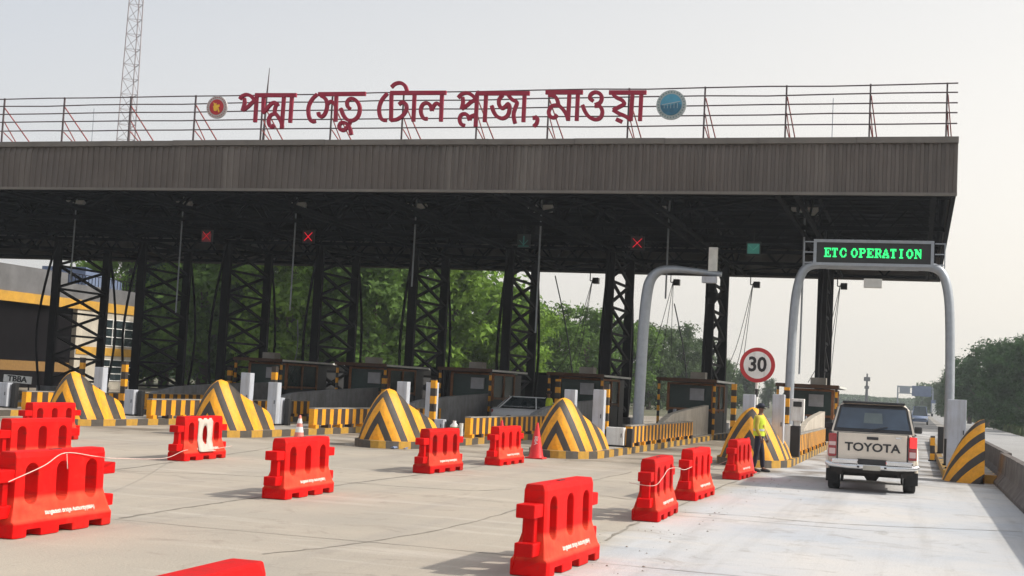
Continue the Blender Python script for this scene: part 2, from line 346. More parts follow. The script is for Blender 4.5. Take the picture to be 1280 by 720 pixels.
MB().box(L_((XL+XR)/2, YF-.01, ZB+.05), (XR-XL, .09, .1)).build('drip_trim', M['flash'], can)
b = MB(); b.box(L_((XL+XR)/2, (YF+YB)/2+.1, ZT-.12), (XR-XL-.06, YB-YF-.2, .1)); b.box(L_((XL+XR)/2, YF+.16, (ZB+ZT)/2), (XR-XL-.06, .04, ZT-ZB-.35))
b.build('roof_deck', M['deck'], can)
b = MB(); b.box(L_(XR-.05, (YF+YB)/2, (ZB+ZT)/2-.05), (.06, YB-YF-.3, ZT-ZB-.25)); b.box(L_((XL+XR)/2, YB, (ZB+ZT)/2-.1), (XR-XL, .08, ZT-ZB-.15)); b.build('end_cladding', M['fascia'], can)
tr = MB()
for y in (46, 54.6, 59.5, 64, 69.5, 75.3):
    tr.bar(L_(XL, y, ZB+.12), L_(XR-.2, y, ZB+.12), .16); tr.bar(L_(XL, y, ZT-.32), L_(XR-.2, y, ZT-.32), .14)
    x = XR-.3; k = 0
    while x > XL+2.7:
        tr.bar(L_(x, y, ZB+.15), L_(x-1.32, y, ZT-.3), .08); tr.bar(L_(x-1.32, y, ZT-.3), L_(x-2.64, y, ZB+.15), .08); x -= 2.64
for xc in IX+[-52.2, XR-.4]:
    for dx in (-.3, .3):
        tr.bar(L_(xc+dx, YF+.4, ZB+.1), L_(xc+dx, YB-.3, ZB+.1), .15); tr.bar(L_(xc+dx, YF+.4, ZT-.3), L_(xc+dx, YB-.3, ZT-.3), .12)
    y = YF+.5; s = 0
    while y < YB-2.4:
        tr.bar(L_(xc, y, (ZB+.1, ZT-.3)[s]), L_(xc, y+2.3, (ZT-.3, ZB+.1)[s]), .09); y += 2.3; s = 1-s
for i in range(len(IX)-1):                 # plan bracing between the column lines
    for y in (46, 58, 69.5):
        tr.bar(L_(IX[i], y, ZB+.2), L_(IX[i+1], y+5.5, ZB+.2), .1); tr.bar(L_(IX[i+1], y, ZB+.24), L_(IX[i], y+5.5, ZB+.24), .1)
for k in range(24): tr.bar(L_(XL, YF+1+k*1.3, ZT-.22), L_(XR-.2, YF+1+k*1.3, ZT-.22), .07)
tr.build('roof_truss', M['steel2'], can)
for xc in IX:
    b = MB(); y0, y1 = 64.6, 69.4
    for y in (y0, y1):
        b.bar(L_(xc, y, .1), L_(xc, y, ZB+.1), .44, .25)
    n6 = 6
    for dx in (0,):
        for k in range(n6):
            za, zb_ = .85+k*1.31, .85+(k+1)*1.31
            b.bar(L_(xc-.08, y0, za), L_(xc-.08, y1, zb_), .13); b.bar(L_(xc+.08, y1, za), L_(xc+.08, y0, zb_), .13); b.bar(L_(xc+dx, y0, za), L_(xc+dx, y1, za), .12)
    for y, s in ((y0, -1), (y1, 1)):          # bowed raking tubes outside the legs
        P = [L_(xc, y+s*(.15+1.25*(1-abs((z-3.6)/5.2)**1.6)*1.0), z) for z in [.15+i*(ZB-.1)/10 for i in range(11)]]
        b.tube(P, .075, 6)
    b.build('lattice_column', M['steel'], can)
    for y in (y0, y1): MB().box(L_(xc, y, .3), (.9, .9, .5)).build('column_footing', M['conc'], can)

# roof vents / lightning rods and a tall whip mast
vb0 = None
vlab = ['at the left end of the roof', 'left of the round red emblem', 'below the word between emblem and lettering', 'below the third red word', 'below the comma of the red lettering', 'right of the blue emblem', 'at the right with a thin rod']
for (px, rod), lb in zip(((115, 1), (218, 0), (323, 0), (546, 0), (661, 0), (909, 0), (1040, 1)), vlab):
    p = at(px, 172, Y=47.5); loc = (p.x, 47.5, ZT-.1)
    t = thing('roof_finial', 'small grey pointed finial on the canopy roof '+lb, 'finial', loc, 0, 'pointed finials along the canopy roof')
    q = MB(); q.box((0, 0, .17), (.34, .34, .34)); q.box((0, 0, .48), (.34, .34, .28), taper=.1); q.build('cap', M['galv'], t)
    if rod: MB().tube([(0, 0, .5), (0, 0, 2.0)], .015, 5).build('rod', M['galv'], t)
p = at(329, 172, Y=46.5)
o = MB().tube([(0, 0, 0), (.04, 0, 2.2), (.08, 0, 3.3)], [.06, .04, .012], 6).build('whip_mast', M['railm']); o.location = (p.x, 46.5, ZT-.1)
tag(o, 'thin tapering whip mast on the roof rising above the first red word', 'mast')

# ------------------------------------------------------------------ roof rail and lettering
rail = thing('rooftop_rail', 'five-rail open metal fence braced along the front edge of the canopy roof', 'railing', (-20, 45.2, ZT-.05))
def Lr(x, y, z): return Vector((x+20, y-45.2, z-ZT+.05))
post_px = [0]*0
xs = [at(px, 150, Y=45.2).x for px in (1183, 1087, 982, 880, 785, 685, 596, 503, 414, 327, 243, 162, 79, 4)]+[-38.5, -41.2, -44]
for i, x in enumerate(xs):
    b = MB(); b.bar(Lr(x, 45.2, ZT-.05), Lr(x, 45.2, ZT+1.85), .055); b.build('post', M['railm'], rail)
    b = MB(); b.bar(Lr(x+.03, 45.2, ZT+1.45), Lr(x+.25, 47.2, ZT-.05), .035); b.bar(Lr(x+.03, 45.22, ZT+.9), Lr(x+.12, 46.2, ZT-.05), .03); b.bar(Lr(x+.12, 46.2, ZT-.05), Lr(x+.03, 45.25, ZT+.45), .03)
    b.build('brace', M['railr'], rail)
for k, z in enumerate((.47, .84, 1.17, 1.5, 1.8)):
    b = MB(); P = [Lr(x, 45.14, ZT+z+rnd.uniform(-.02, .02)) for x in [XR-.05+(-44-XR)*i/22 for i in range(23)]]
    b.tube(P, .024, 6).build('rail', M['railm'], rail)
YS = 44.98
def zr(ox, oy, s): return lambda x, y: at(ox+x/s, oy+y/s, Y=YS)
A = zr(240, 80, 4); Bz = zr(540, 80, 1280/340.)
def ribbon(mb, P3, wd, y0, y1):
    vs = []; fs = []; n = len(P3)
    for i, p in enumerate(P3):
        t = P3[min(i+1, n-1)]-P3[max(i-1, 0)]; t.y = 0; t.normalize(); a = Vector((-t.z, 0, t.x))*wd/2
        for q in (p+a, p-a): vs += [Vector((q.x, y0-.0006*i, q.z)), Vector((q.x, y1, q.z))]
        if i:
            k = 4*i; j = k-4
            fs += [(j, j+2, k+2, k), (j+1, k+1, k+3, j+3), (j, k, k+1, j+1), (j+2, j+3, k+3, k+2)]
    e = 4*(n-1); fs += [(0, 1, 3, 2), (e, e+2, e+3, e+1)]
    mb.add(vs, fs)
W1, W2, W3, W4, W5 = zr(295, 105, 11.075), zr(380, 105, 11.075), zr(465, 95, 10.284), zr(565, 105, 11.073), zr(675, 105, 9.143)
words = [
 ('word', W1, [('h', [(268, 155), (838, 155)]), ('c', [(52, 212), (85, 170), (145, 148), (205, 165), (245, 205), (285, 240)]), ('c', [(112, 195), (120, 255), (108, 310), (90, 372)]), ('c', [(90, 366), (160, 320), (220, 262), (262, 230)]), ('s', [(287, 150), (262, 530)]),
   ('s', [(380, 165), (374, 392)]), ('c', [(366, 400), (410, 362), (470, 290), (520, 258), (562, 268), (576, 305)]), ('c', [(556, 280), (538, 340), (536, 395), (580, 450), (625, 530), (640, 600)]),
   ('c', [(544, 408), (480, 430), (448, 500), (462, 570), (500, 594), (524, 562)]), ('s', [(660, 175), (628, 615)]), ('s', [(770, 175), (745, 535)])]),
 ('word', W2, [('h', [(200, 142), (855, 136)]), ('c', [(185, 140), (112, 215), (66, 310), (62, 410), (84, 490), (120, 522), (162, 514)]),
   ('c', [(236, 165), (296, 205), (320, 275), (312, 355), (280, 428), (238, 454), (208, 430), (200, 392)]), ('c', [(318, 290), (350, 255), (385, 245), (435, 285)]), ('s', [(447, 150), (435, 520)]),
   ('c', [(640, 345), (602, 308), (598, 246), (640, 205), (694, 210), (748, 262), (772, 340), (756, 430), (710, 488), (650, 508), (590, 488), (545, 430), (510, 338)]),
   ('c', [(644, 515), (606, 585), (550, 640), (500, 626), (488, 575), (524, 535), (590, 550), (634, 615), (654, 702)])]),
 ('word', W3, [('h', [(236, 219), (955, 216)]), ('c', [(200, 222), (130, 305), (94, 405), (100, 505), (134, 562), (190, 570)]), ('s', [(250, 225), (244, 575)]),
   ('c', [(240, 570), (325, 556), (402, 500), (442, 430), (436, 366), (392, 336), (346, 368)]), ('c', [(248, 145), (300, 100), (368, 90), (422, 124), (446, 180), (452, 220)]), ('s', [(546, 220), (530, 585)]),
   ('c', [(712, 548), (664, 545), (630, 480), (630, 410), (662, 358), (716, 350), (756, 390), (768, 446)]), ('c', [(766, 446), (788, 390), (832, 350), (892, 392)]), ('s', [(898, 220), (883, 585)])]),
 ('word', W4, [('h', [(335, 130), (1075, 130)]), ('c', [(84, 192), (135, 142), (205, 124), (270, 150), (335, 208)]), ('c', [(146, 180), (152, 255), (132, 350)]), ('c', [(132, 346), (210, 295), (262, 250), (320, 222)]), ('s', [(347, 130), (325, 590)]),
   ('c', [(176, 574), (126, 555), (104, 490), (126, 430), (180, 414), (226, 448), (240, 502)]), ('c', [(240, 500), (262, 452), (322, 426)]), ('s', [(471, 130), (450, 525)]),
   ('c', [(700, 150), (650, 215), (652, 290), (692, 336), (738, 310), (780, 275), (796, 340), (768, 436), (700, 476), (622, 448), (574, 380), (550, 300)]), ('c', [(770, 145), (830, 214), (896, 252), (874, 330), (852, 405), (856, 480), (872, 545)]), ('s', [(1002, 140), (985, 525)])]),
 ('comma', W4, [('d', [(1118, 472), (1160, 466)]), ('c', [(1150, 450), (1182, 480), (1172, 545), (1130, 590)])]),
 ('word', W5, [('h', [(65, 96), (490, 96)]), ('c', [(95, 128), (160, 136), (196, 180), (212, 240)]), ('c', [(214, 240), (136, 254), (100, 318), (120, 374), (166, 384), (198, 350)]), ('c', [(200, 232), (262, 290), (306, 360), (320, 415)]), ('s', [(336, 100), (320, 420)]), ('s', [(433, 100), (418, 420)]),
   ('c', [(608, 194), (570, 165), (582, 118), (632, 94), (686, 112), (706, 160), (684, 214), (628, 240)]), ('c', [(624, 250), (682, 254), (712, 316), (690, 384), (630, 405), (560, 374), (512, 310), (486, 240)]),
   ('h', [(788, 96), (1215, 96)]), ('c', [(830, 108), (868, 150), (936, 184), (960, 226), (902, 262), (832, 298)]), ('c', [(832, 294), (900, 335), (975, 368), (1034, 412)]), ('s', [(1056, 100), (1035, 420)]), ('d', [(868, 400), (936, 432)]), ('s', [(1157, 100), (1140, 420)])]),
]
sgn = thing('rooftop_lettering', 'large dark red Bengali lettering standing along the canopy roof rail', 'sign', (-14, YS, ZT))
for nm, fn, st in words:
    b = MB(); k = 0
    for kind, pts in st:
        P = [fn(*q) for q in pts]; P = smooth_path(P, 5) if kind == 'c' else P
        wd = {'h': .15, 'c': .13, 's': .135, 'd': .14}[kind]; k += 1
        P = [Vector((p.x+14, 0, p.z-ZT)) for p in P]
        ribbon(b, P, wd, -.05+.003*k, .05+.003*k)
    b.build('lettering' if nm == 'word' else 'comma', M['red'], sgn)
# emblems
def emblem(px, py, r, label, right):
    c = at(px, py, Y=44.9); t = thing('round_emblem', label, 'emblem', (c.x, 44.9, c.z))
    MB().disc((0, .03, 0), (0, 1, 0), r, .08, 40).build('rim', mat('emblem_rim', (.45, .43, .42) if not right else (.36, .40, .40), .5, 0, .15, 8), t)
    rt = MB()
    for k in range(28): a = k*2*math.pi/28; rt.box((math.cos(a)*r*.86, -.016, math.sin(a)*r*.86), (r*.07, .012, r*.1), Matrix.Rotation(-a+R_(90), 3, 'Y'))
    rt.build('ring_marks', mat('emblem_marks', (.30, .05, .05) if not right else (.12, .2, .2), .6), t)
    if not right:
        MB().disc((0, -.02, 0), (0, 1, 0), r*.68, .03, 40).build('red_disc', mat('emblem_red', (.42, .015, .02), .5), t)
        poly = [(-.3, .42), (-.12, .3), (0, .34), (.02, .16), (.12, .2), (.3, .22), (.34, .05), (.2, -.02), (.28, -.22), (.34, -.42), (.24, -.48), (.12, -.18), (.04, -.34), (-.1, -.36), (-.22, -.3), (-.26, -.05), (-.34, .02), (-.22, .14)]
        poly = [(u*r*1.0, v*r*1.0) for u, v in poly]
        MB().prism(poly, lambda u, v, d: (u, d, v), -.05, -.036).build('gold_map', mat('emblem_gold', (.75, .45, .02), .5), t)
    else:
        n_ = 40; top = mat('emblem_sky_blue', (.06, .28, .42), .4, 0, .2, 3); low = mat('emblem_water', (.02, .12, .2), .4, 0, .3, 5)
        MB().disc((0, -.02, 0), (0, 1, 0), r*.72, .03, n_).build('sky_disc', top, t)
        poly = [(math.cos(a)*r*.7, math.sin(a)*r*.7) for a in [R_(q) for q in range(180, 361, 12)]]+[(r*.5, r*.08), (0, -r*.03), (-r*.4, -r*.1)]
        MB().prism(poly, lambda u, v, d: (u, d, v), -.045, -.036).build('water', low, t)
        b = MB(); b.bar((-r*.6, -.05, -r*.02), (r*.62, -.05, r*.2), r*.05)
        for k in range(5): x = r*(-.45+.22*k); b.bar((x, -.05, -r*.25), (x, -.05, .02+x*.15), r*.03)
        b.build('bridge', mat('emblem_bridge', (.35, .45, .5), .5), t)
emblem(271, 134, .44, 'round red and gold map emblem on the roof rail left of the lettering', False)
emblem(839, 131, .52, 'round blue water and bridge emblem on the roof rail right of the lettering', True)

# ------------------------------------------------------------------ lane signals, floodlights, cameras under the canopy
def cross(b, s, w_): b.bar((-s, -.06, -s), (s, -.06, s), w_, .02); b.bar((-s, -.064, s), (s, -.064, -s), w_, .02)
def signal(px, py, kind, label):
    p = at(px, py, Y=58.3); t = thing('lane_signal', label, 'signal', (p.x, 58.3, p.z), 0, 'lane signals hung under the canopy')
    MB().box((0, 0, 0), (.62, .1, .62)).build('housing', M['black'], t)
    MB().bar((0, 0, .3), (0, 0, ZB+.6-p.z), .05).build('hanger', M['steel'], t)
    if kind in ('x', 'xdim'):
        b = MB(); cross(b, .2, .085); b.build('red_cross', emis('red_led' if kind == 'x' else 'faded_red_led', (.8, .01, .03), .75 if kind == 'x' else .35), t)
        if kind == 'xdim': MB().box((0, -.056, -.08), (.5, .01, .42)).build('faded_panel', mat('faded_pink', (.35, .08, .1), .5), t)
    elif kind == 'down':
        b = MB(); b.bar((0, -.06, -.22), (0, -.06, .22), .06, .02); b.bar((-.2, -.064, .02), (0, -.064, -.2), .06, .02); b.bar((.2, -.064, .02), (0, -.066, -.2), .06, .02); b.box((0, -.06, -.25), (.5, .02, .04)); b.build('arrow', emis('dim_green_led', (.03, .14, .12), .25), t)
    else:
        MB().box((0, -.056, 0), (.52, .01, .44)).build('pale_panel', emis('teal_panel', (.05, .22, .18), .3), t)
        b = MB(); b.bar((-.22, -.07, .16), (0, -.07, -.06), .05, .01); b.bar((.22, -.072, .16), (0, -.072, -.06), .05, .01); b.build('arrow', emis('pale_green_led', (.1, .4, .32), .4), t)
signal(259, 295, 'xdim', 'faded red lane signal, leftmost under the canopy')
signal(386, 296, 'x', 'left lit red cross lane signal under the canopy, by the second visible bay')
signal(655, 301, 'down', 'dim green down arrow lane signal in the middle of the canopy')
signal(797, 304, 'x', 'lit red cross lane signal left of the right single-arm gantry')
signal(942, 311, 'v', 'pale teal lane signal left of the green display gantry')
wh = ['leftmost in view', 'second from the left', 'third from the left', 'over the middle island', 'fifth from the left', 'above the single-arm gantry', 'rightmost, above the green display']
for i, px in enumerate((92, 226, 368, 518, 675, 835, 1005)):
    p = at(px, 300, Y=57); t = thing('drop_pole', 'thin grey vertical drop pole with paired floodlights under the canopy, '+wh[i], 'floodlight pole', (p.x, 57, 0), 0, 'floodlight poles under the canopy')
    z0 = [6.0, 4.6, 4.9, 6.2, 4.3, 6, 3][i]
    MB().tube([(0, 0, z0), (0, 0, ZT-.4)], .04, 6).build('pole', M['galv'], t)
    MB().bar((-.5, -.05, 9.62), (.5, -.05, 9.62), .05).build('bracket', M['steel'], t)
    for s in ((-1, 1) if px != 835 else (-1,)):
        f = MB(); f.box((s*.34, -.16, 9.86), (.44, .2, .28), Matrix.Rotation(R_(-25), 3, 'X')); f = f.build('floodlight', M['white'], t)
        MB().box((s*.34, -.27, 9.78), (.36, .02, .2), Matrix.Rotation(R_(-25), 3, 'X')).build('lens', M['eave'], f)
wh = ['between the middle columns', 'left of the grey gantry arm', 'above the round speed sign', 'below the green display']
for i, (px, py) in enumerate(((745, 351), (846, 353), (946, 356), (1055, 358))):
    p = at(px, py, Y=75.2); t = thing('hanging_camera', 'small black camera hung from the rear canopy eave, '+wh[i], 'camera', (p.x, 75.2, p.z), 0, 'cameras hung from the rear eave')
    MB().box((0, 0, 0), (.34, .4, .34)).build('camera_box', M['black'], t); MB().tube([(-.35, 0, 0), (-.35, 0, ZB-p.z+.1)], .03, 5).tube([(-.35, 0, 0), (0, 0, 0)], .03, 5).build('bracket', M['steel'], t)
    b = MB()
    for dx, dz in ((-1.6, -7.4), (-.45, -7.2), (.5 if i == 1 else -.9, -7.3)): b.tube(smooth_path([(-.2, 0, .1), (-.2+dx*.45, -1.0, dz*.5), (dx, -2, dz+2)], 4), .02, 4)
    b.build('cable', M['black'], t)
for i, (a, c) in enumerate((((694, 345), (716, 470)), ((843, 380), (860, 490)), ((372, 400), (366, 460)))):
    p, q = at(*a, Y=74), at(*c, Y=66); o = MB().tube(smooth_path([Vector((0, 0, 0)), (q-p)*.5+Vector((.15, 0, -.2)), q-p], 5), .035, 5).build('slack_cable', M['black']); o.location = p
    tag(o, ['slack black cable slanting down beside the column left of the hazard nose', 'slack black cable slanting down behind the grey gantry post', 'slack black cable hanging in the bay left of the middle'][i], 'cable')
p = at(889, 372, Y=63.9); t = thing('dome_speaker', 'round dark lamp housing fixed to the second lattice column from the right', 'lamp', p)
MB().tube([(0, 0, -.3), (0, 0, -.2), (0, 0, 0), (0, 0, .2), (0, 0, .3)], [.1, .22, .3, .22, .1], 12).build('globe', M['steel'], t); MB().bar((0, 0, 0), (.5, .5, 0), .06).build('arm', M['steel'], t)
# ================================================================== TOLL ISLANDS
ord_ = ['nearest the pickup on its left', 'second from the pickup', 'third from the pickup', 'fourth from the pickup', 'fifth from the pickup', 'sixth from the pickup', 'far left']
def island_shape(hw, y0, y1, z0, z1, half=False):
    n = 9; L = [(-hw*math.cos(a)**.8 if a < R_(90) else 0, 0) for a in (0,)]
    pts = []
    for i in range(n+1):
        a = R_(90)*i/n; pts.append((-hw*math.cos(a), y0+1.9*(1-math.sin(a))))
    right = [(-x, y) for x, y in pts[::-1][1:]]
    poly = [(-hw, y1)]+pts+(right if not half else [])+[(hw if not half else 0, y1)]
    return poly
def nose_section(s):                        # half width, height along the nose
    k = [(0, .10, .20), (.08, .34, .60), (.2, .54, .95), (.4, .72, 1.24), (.62, .83, 1.40), (.85, .89, 1.46), (1.1, .92, 1.43), (1.6, .94, 1.28), (2.0, .94, 1.13), (2.35, .94, .98), (2.9, .94, .78), (3.3, .94, .66)]
    for (a, w0, h0), (b_, w1, h1) in zip(k, k[1:]):
        if s <= b_: t = (s-a)/(b_-a); return w0+(w1-w0)*t, h0+(h1-h0)*t
    return k[-1][1:]
def nose_mesh(half=0, hs=1.0):
    b = MB(); ss = [0, .05, .12, .2, .3, .42, .55, .68, .8, .9, 1, 1.1, 1.25, 1.4, 1.6, 1.8, 2, 2.2, 2.35, 2.6, 2.9, 3.3]; m = 9
    if half: ss = [q for q in ss if q <= 1.6]
    rings = []
    for s in ss:
        w_, h = nose_section(s); h *= hs; ring = []
        ex = 1.75 if s < 2.0 else 1.75+(s-2.0)*2.4
        for j in range(-m, m+1):
            t = j/m
            if half and t > 0: continue
            z = h*(1-abs(t)**ex)**(1/1.15) if s < 1.6 else h*(1-abs(t)**ex)
            ring.append((w_*t, s*.88, z))
        rings.append(ring)
    c = len(rings[0]); vs = [v for r in rings for v in r]; fs = []
    for i in range(len(rings)-1):
        for j in range(c-1): fs.append((i*c+j, i*c+j+1, (i+1)*c+j+1, (i+1)*c+j))
    b.add(vs, fs, True); b.add(rings[-1], [tuple(range(c))]); b.add(rings[0], [tuple(range(c))])
    if half: b.add([r[-1] for r in rings]+[(0, rings[-1][0][1], 0), (0, 0, 0)], [tuple(range(len(rings)+2))])
    return b
Y0N = 35.4; YN = [37.1, 35.1, 34.1, 34.0, 34.9, 35.0, 35]
isl0 = nose0 = wall0 = cw0 = None
for i, x in enumerate(IN):
    lb = ord_[i]
    loc = (x, YN[i], 0)
    if i == 0:
        isl0 = thing('toll_island', 'raised concrete toll island with yellow and black kerb, '+lb, 'island', loc, 0, 'toll islands'); poly = island_shape(1.06, 0, 38, 0, .16)
        f = lambda u, v, d: (u, v, d)
        MB().prism(poly, f, 0, .2).build('kerb', M['st_k'], isl0)
        poly2 = [(u*.86, v+.22 if v < 5 else v-.1) for u, v in poly]; MB().prism(poly2, f, .1, .204).build('island_top', M['slab'], isl0)
    else: dup(isl0, 'raised concrete toll island with yellow and black kerb, '+lb, loc)
    nl = (x, YN[i]+.28, .19)
    ntxt = ['beside the hi-vis attendant and the speed sign', 'right of the standing red cone', 'left of the wide striped wall', 'behind the barrier with the white panel', 'behind the stacked rows of red barriers at left', 'at the left picture edge', 'outside left'][i]
    if i == 0:
        nose0 = nose_mesh().build('island_nose', M['st_n']); nose0.location = nl; tag(nose0, 'yellow and black chevron island nose '+ntxt, 'crash nose', 'chevron island noses')
    elif i < 6: nose0c = dup(nose0, 'yellow and black chevron island nose '+ntxt, nl); nose0c.scale = (.93, (1, 1, .97, .9, .8, .8)[i], 1)
    # low striped wall along the traffic side
    wl = (x+.88, (42.8, 40.8, 39.6, 39.4, 38.8, 39.5, 40)[i], .2)
    wt = ['short bright run behind the pale card machine', 'right of the low white cabinet', 'longest run in the middle', 'left of the middle nose', 'left part, between the two left noses', 'at the far left behind red barriers'][min(i, 5)]
    if i == 0:
        wall0 = thing('hazard_wall', 'low yellow and dark striped island wall, '+wt, 'wall', wl, 0, 'striped island walls')
        MB().bb(-.09, .09, 0, 12, .1, .62).build('panel', M['st_v'], wall0)
        q = MB()
        q.bb(-.1, .1, 0, 12, .625, .66).build('coping', M['slab'], wall0)
        q = MB()
        for k in range(13): q.box((0.02, .2+k*.95, .04), (.26, .3, .16))
        q.build('foot', M['st_v'], wall0)
    elif i < 6: dup(wall0, 'low yellow and dark striped island wall, '+wt, wl)
    # second low striped wall on the other side of island (its inner face shows above the first)
    # plain parapet further back
    cl = (x+.55, Y0N+12.2, .2)
    ct = 'plain sloping concrete parapet on the toll island '+lb
    if i == 0:
        cw0 = MB(); prof = [(0, 0), (0, .45), (.7, .72), (2.4, .95), (6, 1.12), (11.3, 1.28), (11.3, 0)]
        cw0 = cw0.prism(prof, lambda u, v, d: (d, u, v), -.12, .12).build('parapet', M['conc2'], None, .02); cw0.location = cl; tag(cw0, ct, 'parapet', 'sloping island parapets')
    elif i < 6:
        c = dup(cw0, ct, cl)
        if i > 1: c.data = c.data if i > 2 else cw0.data.copy(); 
        if i == 2: c.data.materials[0] = M['conc']; cwg = c.data
        if i > 2: c.data = cwg
    # second parapet on the shaded side
# white-grey cabinets and posts on each island
def slab(label, x, y, w_=.36, h=1.85, m='grey', d=.3, name='lane_cabinet', group='tall grey lane cabinets', z0=.2):
    t = thing(name, label, 'cabinet', (x, y, z0), 0, group)
    MB().bb(-w_/2, w_/2, -d/2, d/2, .05, h).build('body', M[m], t, .012); MB().bb(-w_/2-.03, w_/2+.03, -d/2-.03, d/2+.03, 0, .05).build('plinth', M['steel'], t)
    MB().bb(-w_/2+.03, w_/2-.03, -d/2-.012, -d/2-.002, .35, h-.08).build('door', M[m], t)
    MB().tube([(w_/2-.07, -d/2-.03, h*.5), (w_/2-.07, -d/2-.03, h*.5+.12)], .012, 6).build('handle', M['steel'], t)
    return t
near = ['by the speed sign pole', 'behind the nose right of the red cone', 'behind the tall middle nose', 'behind the nose at the white-panelled barrier', 'behind the leftmost whole nose', 'at the picture edge']
SL = [[(937, 493), (974, 493)], [(714, 487), (750, 487)], [(505, 477), (541, 478)], [(310, 466), (344, 478)], [(127, 459), None], [None, None]]
hi = 0
for i in range(5):
    for j, s in enumerate(SL[i]):
        if s is None: continue
        y = Y0N+4.1+ (0, .0, 1.2, .4, .8)[i]*j
        p = at(*s, Y=y); slab('tall grey lane cabinet %s, %s of its pair' % (near[i], ('left', 'right')[j]) if i < 4 else 'tall pale grey lane cabinet '+near[i], p.x, y, h=p.z-.2, w_=.34)
LOW = [None, (771, 534, .55), (552, 524, .3), (350, 497, .34), (167, 487, .36), (8, 478, .5)]
for i, s in enumerate(LOW):
    if s is None: continue
    y = Y0N+4.9; p = at(s[0], s[1], Y=y); slab('low white cabinet at the kerb '+near[i], p.x, y-.1, w_=s[2], h=p.z-.2, m='white' if i == 1 else 'grey', name='low_cabinet', group='low cabinets')
    t = MB().bb(-.09, .09, -.1, .1, 0, p.z-.22).build('black_bollard', M['black'], None, .02); t.location = (p.x+s[2]/2+.14, y, .2); tag(t, 'short black bollard beside the low cabinet '+near[i], 'bollard')
# striped posts
def spost(px, py, y, label, r=.085, z0=.2, amber=False):
    p = at(px, py, Y=y); t = thing('striped_post', label, 'post', (p.x, y, z0), 0, 'yellow and black posts')
    MB().bb(-r, r, -r, r, 0, p.z-z0).build('post', M['st_p'], t); MB().bb(-r-.05, r+.05, -r-.05, r+.05, 0, .04).build('base_plate', M['steel'], t)
    return t
for px, py, y, lb in ((984, 484, 41.5, 'square yellow and black post beside the pale card machine'), (759, 480, 41.2, 'yellow and black post behind the low white cabinet'), (543, 474, 40.6, 'yellow and black post right of the tall middle nose'), (344, 458, 41, 'yellow and black post right of the nose by the white-panelled barrier'),
                      (157, 452, 40.6, 'yellow and black post right of the leftmost whole nose'), (104, 447, 47, 'yellow and black post rising behind the leftmost whole nose'), (918, 480, 55, 'round-topped yellow and black post left of the speed sign'), (698, 474, 56, 'yellow and black post behind the nose by the red cone'),
                      (481, 470, 57, 'yellow and black post behind the tall middle nose'), (288, 459, 58, 'yellow and black post above the nose by the white-panelled barrier')): spost(px, py, y, lb, .1 if y > 50 else .085)
# card machine and clutter by island one
t = thing('card_machine', 'pale grey card machine on a stem beside the striped post near the pickup', 'machine', (at(997, 520, Y=42.6).x, 42.6, .2))
MB().bb(-.2, .2, -.16, .16, 1.05, 1.75).build('head', M['white'], t, .02); MB().bb(-.1, .1, -.1, .1, 0, 1.05).build('stem', M['white'], t, .01); MB().bb(-.13, .13, -.172, -.162, 1.5, 1.66).build('screen', M['black'], t)
t = thing('power_cabinet', 'black and white kerb cabinet below the pale card machine', 'cabinet', (at(989, 550, Y=41.2).x, 41.2, .2)); MB().bb(-.3, -.02, -.2, .2, 0, .95).build('white_half', M['white'], t); MB().bb(-.015, .26, -.2, .2, 0, .93).build('black_half', M['black'], t)

# ------------------------------------------------------------------ booths
bt = ['behind the pale parapet left of the pickup', 'behind the grey parapet left of the speed sign', 'behind the nose by the red cone', 'behind the middle of the longest striped wall', 'right of the leftmost columns', 'in shade far left']
def booth():
    t = thing('toll_booth', '', 'booth', (0, 0, 0), 0, 'toll booths')
    MB().bb(-1.0, 1.0, 0, 3.4, 0, 1.1).build('base_wall', M['booth'], t)
    f = MB()
    for x in (-1, 1):
        for y in (0, 1.7, 3.4): f.box((x, y, 1.65), (.12, .12, 1.3))
    for z in (1.12, 2.3):
        f.bb(-1.05, 1.05, -.05, .05, z-.05, z+.05); f.bb(-1.05, 1.05, 3.35, 3.45, z-.05, z+.05); f.bb(-1.05, -.95, 0, 3.4, z-.05, z+.05); f.bb(.95, 1.05, 0, 3.4, z-.05, z+.05)
    f.build('window_frame', M['wood'], t)
    g = MB(); g.bb(-.94, .94, -.015, .015, 1.17, 2.25); g.bb(.985, 1.0, .06, 3.34, 1.17, 2.25); g.bb(-1.0, -.985, .06, 3.34, 1.17, 2.25); g.build('glazing', M['glass2'], t)
    MB().bb(0, .62, -.22, -.08, 1.55, 2.1).build('notice_board', mat('grey_board', (.36, .36, .38), .6, 0, .15, 4), t)
    r = MB().bb(-1.35, 1.3, -1.1, 4.6, 2.4, 2.52).build('roof', M['booth'], t)
    MB().bb(1.3, 1.34, -1.12, 4.6, 2.42, 2.51).build('eave', M['eave'], r); MB().bb(-1.35, 1.3, -1.14, -1.1, 2.38, 2.54).build('fascia_board', M['rustd'], r)
    a = MB().bb(.1, .75, -.9, -.3, 2.52, 2.85).build('roof_unit', M['slab'], r)
    p = MB()
    for x in (-1.25, 1.2): MB().box((x, -1.0, 1.2), (.1, .1, 2.4)).build('canopy_post', M['st_p'], t)
    b = MB(); b.bb(-1.02, 1.02, 3.5, 4.6, 0, 2.35); b.build('rear_locker', M['booth'], t)
    for k in range(3): MB().tube([(-.6+.5*k, -.5, 0), (-.6+.5*k, -.5, 1.1)], .08, 8).build('bollard_guard', M['grey'], t)
    return t
b0 = booth(); b0['label'] = 'dark toll booth with rusty trim '+bt[0]; b0.location = (-4.45, 59.3, .2)
b0.scale = (1, 1, .95)
for i in range(1, 6): dup(b0, 'dark toll booth with rusty trim '+bt[i], (IX[i]+.1, 59.3, .2))
